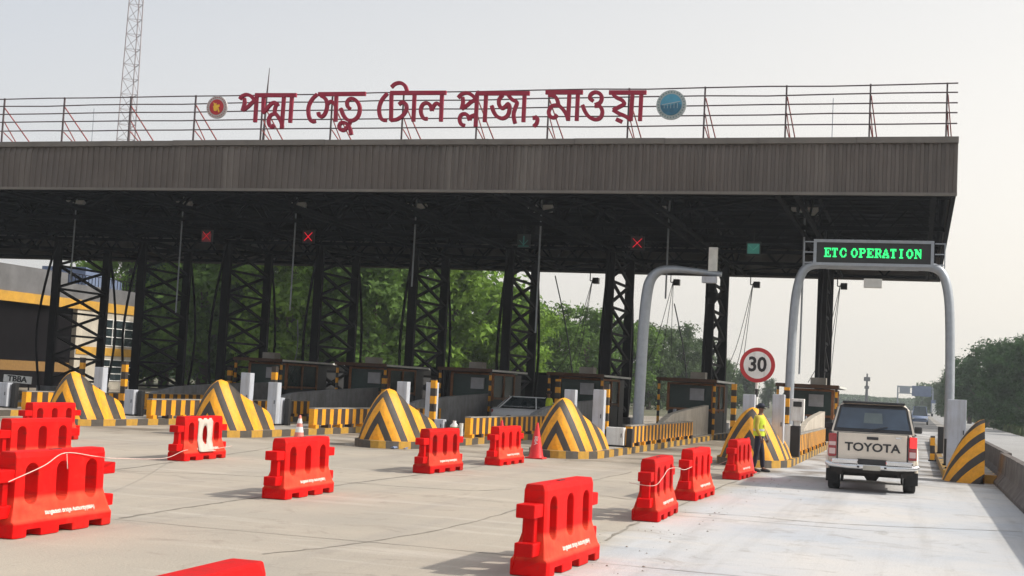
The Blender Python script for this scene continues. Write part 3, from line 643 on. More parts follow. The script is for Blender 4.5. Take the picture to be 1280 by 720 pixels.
# big dark side cabins behind the booths on the left
for i in range(3, 7):
    t = thing('equipment_cabin', 'long dark equipment cabin with pale roof edge, ' if 0 else 'long dark equipment cabin with a pale roof edge '+['behind the middle booths', 'right of the leftmost columns', 'in shade beside the beige building', 'furthest left under the canopy'][i-3], 'cabin', (IX[i]+.2, 72, .1), 0, 'equipment cabins')
    MB().bb(-1.7, 1.3, 0, 7, 0, 2.5).build('body', M['booth'], t); r = MB().bb(-2.0, 1.7, -.6, 7.5, 2.5, 2.62).build('roof', M['dark'], t); MB().bb(1.7, 1.74, -.6, 7.5, 2.5, 2.6).build('eave', M['eave'], r)

# ------------------------------------------------------------------ gantries
t = thing('single_arm_gantry', 'grey curved single-arm camera gantry over the lane left of the speed sign', 'gantry', (-9.45, 47, .2))
P = [(-.03, 0, 0), (0, 0, 2), (.03, 0, 4), (.10, 0, 5.2), (.22, 0, 5.75), (.5, 0, 6.05), (.95, 0, 6.14), (1.7, 0, 6.1), (2.75, 0, 6.0)]
MB().tube(smooth_path(P, 4), [.2 if q < 14 else .2-.11*(q-14)/18 for q in range(33)], 10).build('pole', M['galv'], t)
MB().bb(2.28, 2.58, -.1, .1, 6.1, 6.95).build('aerial_box', M['eave'], t); MB().box((2.35, -.15, 5.78), (.5, .35, .22)).build('reader', M['grey'], t); MB().bb(-.3, .25, -.28, .28, 0, .05).build('base_plate', M['galv'], t)
t = thing('display_gantry', 'grey portal gantry carrying the lit green lane display over the pickup lane', 'gantry', (-4.2, 47, .2))
W = 5.26
P = [(0, 0, 0), (.0, 0, 2.5), (.05, 0, 4.6), (.14, 0, 5.6), (.32, 0, 6.18), (.62, 0, 6.4), (1.1, 0, 6.44)]
pts = P+[(W-x, 0, z) for x, y, z in P[::-1]]
MB().tube(smooth_path(P, 4), .155, 10).build('leg', M['galv'], t); MB().tube(smooth_path([(W-x, 0, z) for x, _, z in P], 4), .155, 10).build('leg', M['galv'], t)
MB().tube([(1.1, 0, 6.44), (W-1.1, 0, 6.44)], .17, 10).build('crossbeam', M['galv'], t)
for x in (0, W): MB().bb(x-.28, x+.28, -.28, .28, 0, .05).build('base_plate', M['galv'], t)
d = thing('lane_display', 'black electronic board with green lit letters on top of the portal gantry', 'display', (-1.53, 46.85, 6.98))
cx = 0
b = MB(); b.bb(-2.0, 1.97, -.12, .12, -.40, -.30); b.bb(-2.0, 1.97, -.12, .12, .40, .5); b.bb(-2.0, -1.9, -.12, .12, -.3, .40); b.bb(1.87, 1.97, -.12, .12, -.3, .40); b.build('frame', M['galv'], d)
MB().bb(-1.9, 1.87, -.07, .1, -.3, .40).build('screen', M['black'], d)
b = MB()
for s, x0 in ((-1, -2.0), (1, 2.0)):
    for z in (-.3, .06, .42): b.bar((x0, 0, z), (x0+s*.32, 0, z), .035)
    b.bar((x0+s*.32, 0, -.42), (x0+s*.32, 0, .44), .035)
b.build('side_bracket', M['galv'], d)
G = dict(E='1111111|0110001|0110100|0111100|0110100|0110001|1111111', T='1111110|1011010|0011000|0011000|0011000|0011000|0111100', C='0011110|0110011|1100001|1100000|1100001|0110011|0011110', O='0011100|0110110|1100011|1100011|1100011|0110110|0011100',
         P='1111110|0110011|0110011|0111110|0110000|0110000|1111000', R='1111110|0110011|0110011|0111110|0110110|0110011|1111001', A='0001000|0011100|0010100|0110110|0111110|1100011|1110111', I='0111100|0011000|0011000|0011000|0011000|0011000|0111100', N='1110011|0111001|0111101|0101111|0100111|0100011|1110001')
led = MB(); pit = .0325; txt = 'ETC OPERATION'; tw = sum(4 if c == ' ' else 8 for c in txt)-1; x = -tw*pit/2-.02
for c in txt:
    if c == ' ': x += 4*pit*.9; continue
    for r, row in enumerate(G[c].split('|')):
        k = 0
        for q, bit in enumerate(row):
            if bit == '1': led.box((x+q*pit, -.082, (3-r)*.046+.05), (pit*.96, .012, .042))
    x += 8*pit
led.build('lettering', emis('green_led', (.03, .9, .22), 1.1), d)
MB().box((-.0, .3, -.95), (.6, .3, .3)).build('reader', M['eave'], d)

# ------------------------------------------------------------------ speed sign
t = thing('speed_sign', 'round red-rimmed white speed limit sign reading 30 on a banded post', 'road sign', (-4.71, 41.6, .2))
MB().tube([(0, 0, 0), (0, 0, 2.5)], .05, 10).build('post', M['bw'], t)
MB().disc((0, -.07, 2.72), (0, 1, 0), .54, .03, 48).build('rim', mat('sign_rim_red', (.45, .02, .025), .4), t)
MB().disc((0, -.09, 2.72), (0, 1, 0), .42, .02, 48).build('face', M['white'], t)
text_obj('30', .62, M['black'], t, 'lettering', .01, Matrix.Translation((0, -.105, 2.72)) @ FACE_NEGY, .92, .018)

# ------------------------------------------------------------------ right island, nose, concrete barrier
t = thing('toll_island', 'narrow raised island at the right of the pickup lane with worn yellow kerb', 'island', (1.75, 36.9, 0), 0, 'toll islands')
MB().prism([(-.35, 0), (.3, 0), (.3, 40), (-1.0, 40), (-1.0, 1.6)], lambda u, v, d: (u, v, d), 0, .22).build('kerb', M['st_k'], t)
MB().prism([(-.3, .1), (.26, .1), (.26, 39.9), (-.82, 39.9), (-.82, 1.75)], lambda u, v, d: (u, v, d), .1, .224).build('island_top', M['slab'], t)
hn = nose_mesh(1, 1.14).build('island_nose', stripes('hazard_sweep', (0, .75, 1.0, 1.15), .78, BLK, YEL, .42, wob=.02)); hn.location = (1.72, 36.3, .0); tag(hn, 'half-width yellow and black striped island nose against the concrete barrier at right', 'crash nose', 'chevron island noses')
for v in hn.data.vertices: v.co.x *= 1.07
jl = ['nearest segment at the right picture edge', 'second segment', 'third segment', 'segment touching the striped nose', 'segment behind the striped nose']
def jprof(): return [(-.3, 0), (.3, 0), (.3, .08), (.14, .3), (.09, .78), (-.09, .78), (-.14, .3), (-.3, .08)]
y = 38.3; k = 0; segs = []
jb0 = None
for k in range(28):
    ya = 38.25-3.0*(k+1) if k < 7 else 38.3+3.0*(k-7)
    if ya < 17: continue
    x = 2.28+(.0 if k < 7 else .12)+rnd.uniform(-.006, .006) 
    if jb0 is None:
        jb0 = MB().prism(jprof(), lambda u, v, d: (u, d, v), 0.005, 2.995).build('concrete_barrier', M['jersey'], None, .006); o = jb0
    else: o = jb0.copy(); COL.objects.link(o)
    o.location = (x, ya, 0); 
    if k < 7: lb = 'dirty brown concrete barrier segment at the right, %s' % (['next to the striped half nose', 'second before the striped half nose', 'third before the striped half nose', 'fourth before the striped half nose', 'fifth', 'sixth', 'seventh'][k])
    else: lb = 'dirty brown concrete barrier segment in the line running far back behind the striped half nose'
    tag(o, lb, 'barrier', 'concrete median barrier segments'); 
p = at(1197, 502, Y=39.2); slab('tall pale grey cabinet at the right beside the gantry leg and the half nose', p.x, 39.6, w_=.5, h=1.95)
slab('small dark brown cabinet on the right-hand island left of the half nose', .98, 41.5, w_=.32, h=.8, m='black', name='low_cabinet', group='low cabinets'); slab('small dark cabinet further back on the right-hand island', 1.0, 52, w_=.4, h=1.0, m='black', name='low_cabinet', group='low cabinets')
spost(1166, 545, 44.5, 'short yellow and black post on the right-hand island', .07)

# ================================================================== RED WATER BARRIERS
redpl = mat('red_barrier_plastic', (.60, .003, .003), .6, 0, .10, 3, .1, 20, spec=.12, dirt=(.45, .012, .006), dirt_amt=.5)
def dusty_skylit(m):    # pale dust on the apron slopes, their skylit brightness put into the colour too
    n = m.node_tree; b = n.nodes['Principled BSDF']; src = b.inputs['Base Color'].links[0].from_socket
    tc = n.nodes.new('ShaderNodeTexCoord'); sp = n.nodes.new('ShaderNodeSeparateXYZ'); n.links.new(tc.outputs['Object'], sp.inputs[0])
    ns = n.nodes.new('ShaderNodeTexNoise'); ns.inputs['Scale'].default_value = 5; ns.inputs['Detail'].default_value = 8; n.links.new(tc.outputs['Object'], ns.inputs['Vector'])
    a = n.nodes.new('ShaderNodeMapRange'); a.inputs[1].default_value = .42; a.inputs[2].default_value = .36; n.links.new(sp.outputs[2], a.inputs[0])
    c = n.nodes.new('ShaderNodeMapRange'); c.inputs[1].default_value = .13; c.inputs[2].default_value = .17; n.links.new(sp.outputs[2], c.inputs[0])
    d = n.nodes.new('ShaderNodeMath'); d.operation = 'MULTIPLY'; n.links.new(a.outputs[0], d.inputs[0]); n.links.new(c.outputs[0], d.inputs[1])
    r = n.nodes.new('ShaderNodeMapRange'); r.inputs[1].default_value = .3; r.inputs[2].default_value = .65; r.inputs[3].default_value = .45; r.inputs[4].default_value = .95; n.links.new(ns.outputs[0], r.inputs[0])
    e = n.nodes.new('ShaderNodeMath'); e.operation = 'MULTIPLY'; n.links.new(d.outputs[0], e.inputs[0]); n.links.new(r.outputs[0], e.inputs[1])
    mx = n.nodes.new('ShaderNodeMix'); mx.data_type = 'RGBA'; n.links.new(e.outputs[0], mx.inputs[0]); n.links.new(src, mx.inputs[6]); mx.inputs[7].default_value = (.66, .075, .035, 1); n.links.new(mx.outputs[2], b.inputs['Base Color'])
redlug = mat('red_lug_plastic', (.56, .002, .002), .6, 0, .1, 3, .1, 20, spec=.12)
streak(redpl, (.30, .02, .015), .55, (3, 3, 3), .56, .68, 9); streak(redpl, (.50, .035, .025), .4, (2.2, 2.2, 1.2), .56, .72, 10)
dusty_skylit(redpl)
for m in (redpl, redlug):          # each barrier faded a little differently
    n = m.node_tree; b = n.nodes['Principled BSDF']; src = b.inputs['Base Color'].links[0].from_socket; oi = n.nodes.new('ShaderNodeObjectInfo'); hv = n.nodes.new('ShaderNodeHueSaturation')
    r = n.nodes.new('ShaderNodeMapRange'); r.inputs[3].default_value = .8; r.inputs[4].default_value = 1.12; n.links.new(oi.outputs['Random'], r.inputs[0]); n.links.new(r.outputs[0], hv.inputs['Value']); n.links.new(src, hv.inputs['Color'])
    n.links.new(hv.outputs[0], b.inputs['Base Color'])
streak(redpl, (.16, .03, .02), .6, (1.5, 1.5, 5), .55, .7, 9)
LB, HB = 2.0, .86
def barrier():
    t = thing('water_barrier', '', 'barrier', (0, 0, 0), 0, 'red plastic water-filled barriers')
    prof = [(-.21, 0), (.21, 0), (.21, .15), (.185, .17), (.125, .40), (.12, .80), (.10, HB), (-.10, HB), (-.12, .80), (-.125, .40), (-.185, .17), (-.21, .15)]
    b = MB()
    # body with tapered ends
    n = len(prof); st = [-LB/2, -LB/2+.10, LB/2-.10, LB/2]; vs = []; fs = []
    for i, x in enumerate(st):
        for u, v in prof:
            k = .92 if i in (0, 3) else 1
            xx = x
            if i in (0, 3): xx = x+(1 if i == 0 else -1)*(.05 if v < .16 else (.05+.10*min(1, (v-.16)/.25)))*0.9
            if i in (1, 2): xx = x+(1 if i == 1 else -1)*(.10*min(1, max(0, (v-.16)/.25)))
            vs.append((xx, u*k, v))
    for i in range(3):
        for j in range(n): fs.append((i*n+j, i*n+(j+1) % n, (i+1)*n+(j+1) % n, (i+1)*n+j))
    b.add(vs, fs); b.add(vs[:n], [tuple(range(n))]); b.add(vs[-n:], [tuple(range(n))])
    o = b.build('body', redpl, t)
    bm = bmesh.new(); bm.from_mesh(o.data); bmesh.ops.remove_doubles(bm, verts=bm.verts, dist=1e-4); bmesh.ops.recalc_face_normals(bm, faces=bm.faces); bm.to_mesh(o.data); bm.free()
    c = MB()
    for x in (-.58, 0, .58):
        oval = [(x+.12*math.cos(a), .54+(.11 if math.sin(a) > 0 else -.13)+.09*math.sin(a)) for a in [2*math.pi*i/20 for i in range(20)]]
        c.prism(oval, lambda u, v, d: (u, d, v), -.5, .5)
        # funnel flare on both faces
    for x in (-.6, 0, .6): c.bb(x-.13, x+.13, -.5, .5, -.05, .075)
    co = c.build('cutter', redpl); 
    md = o.modifiers.new('cut', 'BOOLEAN'); md.operation = 'DIFFERENCE'; md.solver = 'EXACT'; md.object = co; bpy.context.view_layer.update(); bake(o); bpy.data.objects.remove(co)
    bv = o.modifiers.new('bevel', 'BEVEL'); bv.width = .016; bv.segments = 2; bv.limit_method = 'ANGLE'; bv.angle_limit = R_(28)
    for s in (-1, 1):
        for z in (.62, .26):
            q = MB(); q.box((s*(LB/2-.01), 0, z), (.28, .2, .13)); q = q.build('coupling_lug', redlug, t, .012)
    MB().box((-LB/2+.05, 0, .5), (.1, .12, .36)).build('end_rib', redlug, t, .01)
    MB().box((0, 0, HB+.002), (.2, .035, .006)).build('filler_slot', M['black'], t)
    wm = mat('stencil_white', (.75, .55, .5), .7, 0, .25, 9)
    ang = math.atan2(.23-.0, .08)
    for s in (1, -1):
        rot = Matrix.Rotation(0 if s > 0 else math.pi, 4, 'Z')
        mt = rot @ Matrix.Translation((.12, -.170, .225)) @ Matrix.Rotation(R_(71), 4, 'X')
        text_obj('Bangladesh Bridge Authority(BBA)', .07, wm, t, 'lettering', .004, mt, 1.0, .002)
    return t
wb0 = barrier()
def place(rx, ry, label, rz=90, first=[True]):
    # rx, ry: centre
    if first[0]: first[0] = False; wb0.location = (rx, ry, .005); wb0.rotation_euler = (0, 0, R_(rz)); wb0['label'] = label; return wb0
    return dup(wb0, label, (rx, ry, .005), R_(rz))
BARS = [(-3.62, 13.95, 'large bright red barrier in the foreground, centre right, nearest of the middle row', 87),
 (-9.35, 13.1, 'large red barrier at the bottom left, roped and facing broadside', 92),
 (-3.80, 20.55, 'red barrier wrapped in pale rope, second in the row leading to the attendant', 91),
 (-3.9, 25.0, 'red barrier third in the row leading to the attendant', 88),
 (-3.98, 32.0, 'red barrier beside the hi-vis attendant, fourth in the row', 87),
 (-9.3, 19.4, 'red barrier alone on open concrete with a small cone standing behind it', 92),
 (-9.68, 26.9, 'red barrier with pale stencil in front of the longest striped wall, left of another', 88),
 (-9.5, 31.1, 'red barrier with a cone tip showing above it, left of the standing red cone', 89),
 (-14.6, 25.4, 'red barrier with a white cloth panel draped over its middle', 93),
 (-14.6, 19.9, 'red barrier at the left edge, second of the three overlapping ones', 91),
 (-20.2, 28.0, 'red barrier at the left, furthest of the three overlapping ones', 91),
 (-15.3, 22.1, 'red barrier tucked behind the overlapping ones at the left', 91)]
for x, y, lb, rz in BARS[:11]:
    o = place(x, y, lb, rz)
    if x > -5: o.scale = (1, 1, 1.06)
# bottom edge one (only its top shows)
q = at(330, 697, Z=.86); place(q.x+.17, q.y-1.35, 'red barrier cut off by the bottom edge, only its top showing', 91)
# white cloth panel
t = MB(); prf = [(.255, .18), (.215, .19), (.14, .41), (.135, .8), (.11, HB+.012), (-.11, HB+.012), (-.135, .8), (-.14, .41), (-.215, .19)]
vs = []; fs = []
for i in range(9):
    u = -.33+.66*i/8
    for j, (d, z) in enumerate(prf): vs.append((u+.03*math.sin(j*1.7)*(1 if i in (0, 8) else 0), d*(1+.02*math.sin(i*2.1)), z))
for i in range(8):
    for j in range(len(prf)-1):
        if i in (3, 4) and 0 < z < 9 and j in (1,2) and False: continue
        fs.append((i*9+j, (i+1)*9+j, (i+1)*9+j+1, i*9+j+1))
t.add(vs, fs, True); cl = t.build('white_cloth', mat('soiled_white_cloth', (.46, .41, .36), .9, 0, .15, 5, dirt=(.4, .32, .26), dirt_amt=.5)); cl.location = (-14.6, 25.4, .005); cl.rotation_euler = (0, 0, R_(273)); cl.scale = (1.0, 1.02, 1)
tag(cl, 'soiled white cloth panel draped over the middle of a red barrier', 'cloth')
sdm = cl.modifiers.new('thick', 'SOLIDIFY'); sdm.thickness = .006
cc = MB().prism([(.11*math.cos(a)-.0, .52+.2*math.sin(a)) for a in [2*math.pi*i/16 for i in range(16)]], lambda u, v, d: (u, d, v), -.6, .6).build('cutter', redpl); cc.location = cl.location; cc.rotation_euler = cl.rotation_euler
md = cl.modifiers.new('cut', 'BOOLEAN'); md.object = cc; md.operation = 'DIFFERENCE'; md.solver = 'EXACT'; bpy.context.view_layer.update(); bake(cl); bpy.data.objects.remove(cc)
# ropes
ropem = mat('pale_rope', (.62, .45, .40), .9, 0, .2, 20)
def rope(pts, label, r=.0055, dx=0):
    pts = [(x+dx, y, z) for x, y, z in pts]
    P = smooth_path([Vector(p) for p in pts], 6); o = P[0].copy(); q = MB().tube([p-o for p in P], r, 5).build('rope', ropem); q.location = o; tag(q, label, 'rope', 'ropes tied along the barriers')
rope([(-9.11, 12.0, .62), (-9.13, 12.6, .76), (-9.22, 13.1, .88), (-9.22, 13.7, .82), (-9.22, 14.15, .78), (-11.8, 19.5, .42), (-14.3, 24.4, .24), (-14.38, 25.4, .21), (-14.4, 26.5, .26)], 'thin pale rope from the bottom left barrier back to the white-panelled one')
rope([(-9.21, 13.12, .87), (-9.20, 13.14, .70)], 'loose rope end hanging on the bottom left barrier')
rope([(-4.02, 19.50, .56), (-3.66, 19.51, .54), (-3.60, 19.9, .64), (-3.62, 20.5, .74), (-3.64, 21.4, .72), (-3.75, 22.8, .62), (-3.8, 23.9, .62)], 'pale rope wrapped round the second barrier of the middle row')
rope([(-3.98, 31.2, .5), (-4.3, 31.3, .35), (-4.75, 31.6, .12), (-5.0, 32.4, .02)], 'short pale rope hanging from the barrier beside the attendant')

# ------------------------------------------------------------------ cones
def cone(name, x, y, h, m, label, bands=None, txt=False):
    t = thing(name, label, 'traffic cone', (x, y, .005)); r = h*.2
    MB().box((0, 0, .02), (h*.5, h*.5, .04)).build('base', m, t, .01)
    MB().tube([(0, 0, .04), (0, 0, .09), (0, 0, h*.95), (0, 0, h)], [r*1.1, r, .035, .025], 16).build('body', m, t)
    for k, (a, c, mm) in enumerate(bands or []):
        rr = lambda z: r+(.035-r)*(z-.09)/(h*.95-.09)+.004
        MB().tube([(0, 0, a), (0, 0, c)], [rr(a), rr(c)], 16).build('band', mm, t)
    if txt: text_obj('BBA', .13, M['white'], t, 'lettering', .006, Matrix.Translation((.02, -.142, .48)) @ Matrix.Rotation(R_(78), 4, 'X') @ Matrix.Rotation(R_(-90), 4, 'Z'))
    return t
rc = mat('cone_red', (.62, .012, .015), .45, 0, .1, 5); wc = M['white']
cone('traffic_cone', -9.62, 34.3, .95, rc, 'tall red cone with white writing standing left of the nose', None, True)
q = at(627, 533, Y=33.4); cone('traffic_cone', q.x, 33.4, .98, rc, 'red cone mostly hidden behind a red barrier, only its tip showing')
q = at(374, 540, Y=34); cone('traffic_cone', q.x, 34, .78, mat('cone_pale_red', (.6, .2, .16), .6), 'small faded red and white cone behind the lone red barrier', [(.3, .45, wc), (.55, .68, wc)])
t = thing('water_jug', 'green and white plastic bottle standing on the island behind the stencilled barrier', 'bottle', (at(568, 531, Y=38).x, 38, .2)); MB().tube([(0, 0, 0), (0, 0, .42), (0, 0, .5), (0, 0, .56)], [.13, .13, .05, .05], 12).build('body', M['white'], t); MB().tube([(0, 0, .1), (0, 0, .38)], .134, 12).build('band', mat('green_label', (.05, .35, .12), .5), t)
MB().tube([(.22, 0, 0), (.22, 0, .5)], .06, 8).build('neck_tube', M['eave'], t)
cone('traffic_cone', -4.05, 34.3, .9, rc, 'red cone behind the barrier beside the attendant')
# litter and debris by the middle nose
for k in range(7):
    x = -14.9+rnd.uniform(-1.2, 2.2); y = 34.6+rnd.uniform(-.5, .8); s = rnd.uniform(.06, .14); b = MB()
    pts = [Vector((rnd.uniform(-1, 1), rnd.uniform(-1, 1), rnd.uniform(0, .7)))*s for _ in range(10)]
    bm = bmesh.new(); [bm.verts.new(p) for p in pts]; bmesh.ops.convex_hull(bm, input=bm.verts); me = bpy.data.meshes.new('litter'); bm.to_mesh(me); bm.free()
    o = bpy.data.objects.new('litter', me); COL.objects.link(o); me.materials.append(M[('white', 'blue', 'slab')[k % 3]]); o.location = (x, y, .01); tag(o, 'small crumpled scrap of litter lying in front of the tall middle nose', 'litter', 'litter by the middle nose')
# ================================================================== PICKUP
paint = mat('champagne_paint', (.68, .61, .51), .32, .0, .05, 2, coat=.6, dirt=(.42, .36, .3), dirt_amt=.25)
chrome = mat('chrome', (.7, .7, .7), .18, .95, .05, 4); trim = mat('black_trim', (.02, .02, .022), .45, 0, .15, 5); under = mat('underbody', (.03, .026, .024), .9, 0, .4, 4)
lens_r = mat('tail_lens_red', (.30, .01, .015), .2, 0, .1, 6, coat=1); lens_c = mat('tail_lens_clear', (.6, .42, .40), .2, 0, .1, 6, coat=1)
tk = thing('pickup_truck', 'champagne double-cab pickup with a canopy driving away under the green display', 'pickup', (-.87, 29.7, 0), R_(1.5))
def loft(st, mb, smooth=True, caps=True):
    """st: list of (y, [(halfwidth, z)...] bottom to top); mirrored"""
    m = len(st[0][1]); rings = []
    for y, pr in st: rings.append([(x, y if not callable(y) else y(z), z) for x, z in pr]+[(-x, y if not callable(y) else y(z), z) for x, z in pr[::-1]])
    n = 2*m; vs = [v for r in rings for v in r]; fs = []
    for i in range(len(rings)-1):
        for j in range(n): fs.append((i*n+j, i*n+(j+1) % n, (i+1)*n+(j+1) % n, (i+1)*n+j))
    mb.add(vs, fs, smooth)
    if caps: mb.add(rings[0], [tuple(range(n))]); mb.add(rings[-1], [tuple(range(n))])
    return mb
def sec(w, zt, zb=.52): return [(w*.93, zb), (w*.985, zb+.12), (w, zb+.32), (w*.99, zt-.25), (w*.95, zt-.06), (w*.9, zt)]
low = loft([(-.0, sec(.86, 1.26, .66)), (.06, sec(.90, 1.28, .60)), (.5, sec(.92, 1.29)), (3.6, sec(.92, 1.27)), (4.1, sec(.91, 1.16)), (4.9, sec(.88, 1.08)), (5.2, sec(.80, .98))], MB()).build('body', paint, tk)
c = MB()
for y in (1.0, 4.15):
    for s in (-1, 1): c.tube([(s*.62, y, .46), (s*1.1, y, .46)], .46, 24)
co = c.build('cutter', paint); md = low.modifiers.new('c', 'BOOLEAN'); md.operation = 'DIFFERENCE'; md.solver = 'EXACT'; md.object = co; bpy.context.view_layer.update(); bake(low); bpy.data.objects.remove(co)
sec2 = lambda w, wt, z1: [(w, 1.27), (w*.985+.0, 1.36), (wt+.02, z1-.12), (wt-.06, z1-.03), (wt-.16, z1)]
up = MB(); 
st = []
for i, (yb, yt) in enumerate(((.03, .24), (.10, .32), (1.9, 1.9), (3.1, 2.9), (3.75, 3.05))):
    pr = sec2(.86, .72, 1.93 if i > 0 else 1.90); st.append(((lambda z, a=yb, b_=yt: a+(b_-a)*(z-1.27)/.66), pr))
loft(st, up).build('canopy_shell', paint, tk, 0)
def quadpanel(name, pts, m, off, parent, thick=.012):
    P = [Vector(p) for p in pts]; n = (P[1]-P[0]).cross(P[3]-P[0]).normalized(); b = MB(); k = len(P)
    vs = [p+n*off for p in P]+[p+n*(off-thick) for p in P]
    b.add(vs, [tuple(range(k)), tuple(range(k, 2*k))[::-1]]+[(i, (i+1) % k, k+(i+1) % k, k+i) for i in range(k)]); return b.build(name, m, parent)
rg = lambda x, z: (x, .03+(.21)*(z-1.27)/.66, z)
ws = quadpanel('rear_window_surround', [rg(-.82, 1.29), rg(.82, 1.29), rg(.70, 1.84), rg(.6, 1.88), rg(-.6, 1.88), rg(-.70, 1.84)], trim, .008, tk)
quadpanel('rear_window', [rg(-.76, 1.36), rg(.76, 1.36), rg(.66, 1.80), rg(-.66, 1.80)], glass('tinted_glass', (.03, .05, .08), .05), .018, tk)
quadpanel('window_view', [rg(-.2, 1.48), rg(.2, 1.48), rg(.18, 1.70), rg(-.18, 1.70)], glass('paler_glass', (.10, .13, .13), .1), .021, tk)
b = MB().box((0, .22, 1.925), (1.3, .22, .05)); b.build('rear_spoiler', trim, tk, .015)
for s in (-1, 1):
    for a, c_ in ((.35, 1.75), (1.85, 2.65), (2.75, 3.3)):
        xw = lambda z: s*(.86+( .74-.86)*(z-1.27)/.66+.004)
        pts = [(xw(1.34), a, 1.34), (xw(1.34), c_, 1.34), (xw(1.8), c_-.08, 1.80), (xw(1.8), a+.08, 1.80)]
        if s < 0: pts = pts[::-1]
        quadpanel('side_window', pts, M['glass'], .012, tk)
MB().box((0, -.012, .985), (1.42, .03, .56)).build('tailgate', paint, tk, .012)
MB().bb(-.74, .74, -.004, .03, .69, 1.275).build('tailgate_gap', trim, tk); MB().bb(-.90, .90, .035, 1.86, 1.262, 1.285).build('canopy_seal', trim, tk)
MB().bar((-.02, -.01, 1.35), (.30, .035, 1.42), .018).build('rear_wiper', trim, tk); MB().box((.54, -.030, 1.2), (.12, .006, .035)).build('badge', chrome, tk)
for s in (-1, 1):
    MB().bb(s*.925-.012, s*.925+.012, 1.6, 3.5, .78, .84).build('side_moulding', trim, tk)
    for y in (1.88, 2.72, 3.55): MB().bb(s*.915-.008, s*.915+.008, y-.006, y+.006, .6, 1.27).build('door_gap', trim, tk)
    MB().box((s*.28, -.215, .56), (.05, .012, .04)).build('bumper_bolt', trim, tk)
MB().box((0, -.038, 1.17), (.24, .03, .06)).build('tailgate_handle', trim, tk, .008)
text_obj('TOYOTA', .245, trim, tk, 'lettering', .01, Matrix.Translation((0, -.034, .965)) @ FACE_NEGY, 1.13, .006)
text_obj('HILUX', .05, trim, tk, 'lettering', .006, Matrix.Translation((.52, -.034, 1.2)) @ FACE_NEGY) if 0 else None
for s in (-1, 1):
    l = MB().box((s*.83, .0, .99), (.17, .08, .50)).build('tail_light', lens_r, tk, .02)
    MB().box((s*.83, -.045, .86), (.13, .012, .12)).build('reversing_lens', lens_c, l)
    MB().box((s*.83, -.045, 1.02), (.14, .012, .08)).build('indicator_lens', lens_c if s < 0 else lens_r, l)
    if s > 0: MB().box((s*.84, -.05, 1.12), (.14, .014, .22)).build('brake_lamp', emis('brake_glow', (1, .03, .03), 1.1), l)
    # flares, wheels
    for y in (1.0, 4.15):
        wt = thing('wheel', '', '', (s*.80, y, .385)); wt.parent = tk; del wt['label']; del wt['category']
        MB().tube([(-.13, 0, 0), (-.11, 0, 0), (.11, 0, 0), (.13, 0, 0)], [.34, .385, .385, .34], 28).build('tyre', M['rubber'], wt)
        MB().tube([(-.135, 0, 0), (.135, 0, 0)], .22, 16).build('rim', chrome, wt)
    fl = MB().tube([(s*.93, 1.0+.5*math.cos(a), .46+.5*math.sin(a)) for a in [R_(q) for q in range(0, 181, 12)]], .035, 6).build('wheel_flare', paint, tk)
    MB().box((s*.84, .62, .36), (.26, .02, .36)).build('mud_flap', M['rubber'], tk)
    mr = MB().box((s*1.02, 3.2, 1.34), (.18, .1, .16)).build('mirror', trim, tk, .03)
    b = MB(); b.box((s*.56, -.12, .665), (.56, .16, .10)); b.build('bumper_step', chrome, tk, .025)
bb_ = MB(); bb_.tube([(-.93, .0, .60), (-.86, -.12, .58), (-.5, -.15, .56), (.5, -.15, .56), (.86, -.12, .58), (.93, .0, .60)], .055, 10).build('bumper_bar', chrome, tk)
MB().box((0, -.07, .665), (.6, .06, .12)).build('bumper_centre', trim, tk)
MB().box((0, -.205, .545), (.36, .02, .10)).build('number_plate', mat('plate', (.42, .4, .34), .6), tk)
b = MB(); b.bb(-.78, .78, .1, 4.9, .44, .62); b.bb(-.72, -.6, .0, 4.9, .36, .46); b.bb(.6, .72, 0, 4.9, .36, .46); b.bb(-.85, .85, .02, .1, .42, .64)
b.tube([(-.62, 1.0, .36), (.62, 1.0, .36)], .06, 8); b.tube([(-.16, 1, .36), (-.1, 1, .36), (.1, 1, .36), (.16, 1, .36)], [.06, .15, .15, .06], 12); b.tube([(0, 1, .38), (0, 4.2, .42)], .05, 8)
b.build('underbody', under, tk); MB().tube([(.5, .1, .40), (.5, 1.6, .42)], .035, 8).build('exhaust', M['steel'], tk); MB().box((-.0, 1.9, .5), (1.5, 1, .3)).build('fuel_tank', under, tk)

# ================================================================== PEOPLE
def skin_mesh(name, chains, m, parent, root, sub=2):
    """chains: list of lists of (key, (x,y,z), r); shared keys join"""
    idx = {}; vs = []; rad = []; es = []
    for ch in chains:
        prev = None
        for k, p, r in ch:
            if k not in idx: idx[k] = len(vs); vs.append(p); rad.append(r)
            if prev is not None: es.append((prev, idx[k]))
            prev = idx[k]
    me = bpy.data.meshes.new(name); me.from_pydata(vs, es, []); o = bpy.data.objects.new(name, me); COL.objects.link(o)
    sm = o.modifiers.new('skin', 'SKIN'); sm.use_smooth_shade = True; sm.branch_smoothing = .4
    for i, r in enumerate(rad):
        sv_ = me.skin_vertices[0].data[i]; sv_.radius = r if isinstance(r, tuple) else (r, r); sv_.use_root = (i == idx[root])
    s = o.modifiers.new('sub', 'SUBSURF'); s.levels = sub; s.render_levels = sub
    bpy.context.view_layer.update(); bake(o)
    for p in o.data.polygons: p.use_smooth = True
    o.data.materials.clear(); o.data.materials.append(m); o.parent = parent
    return o
skin_m = mat('brown_skin', (.16, .075, .045), .6, 0, .08, 8)
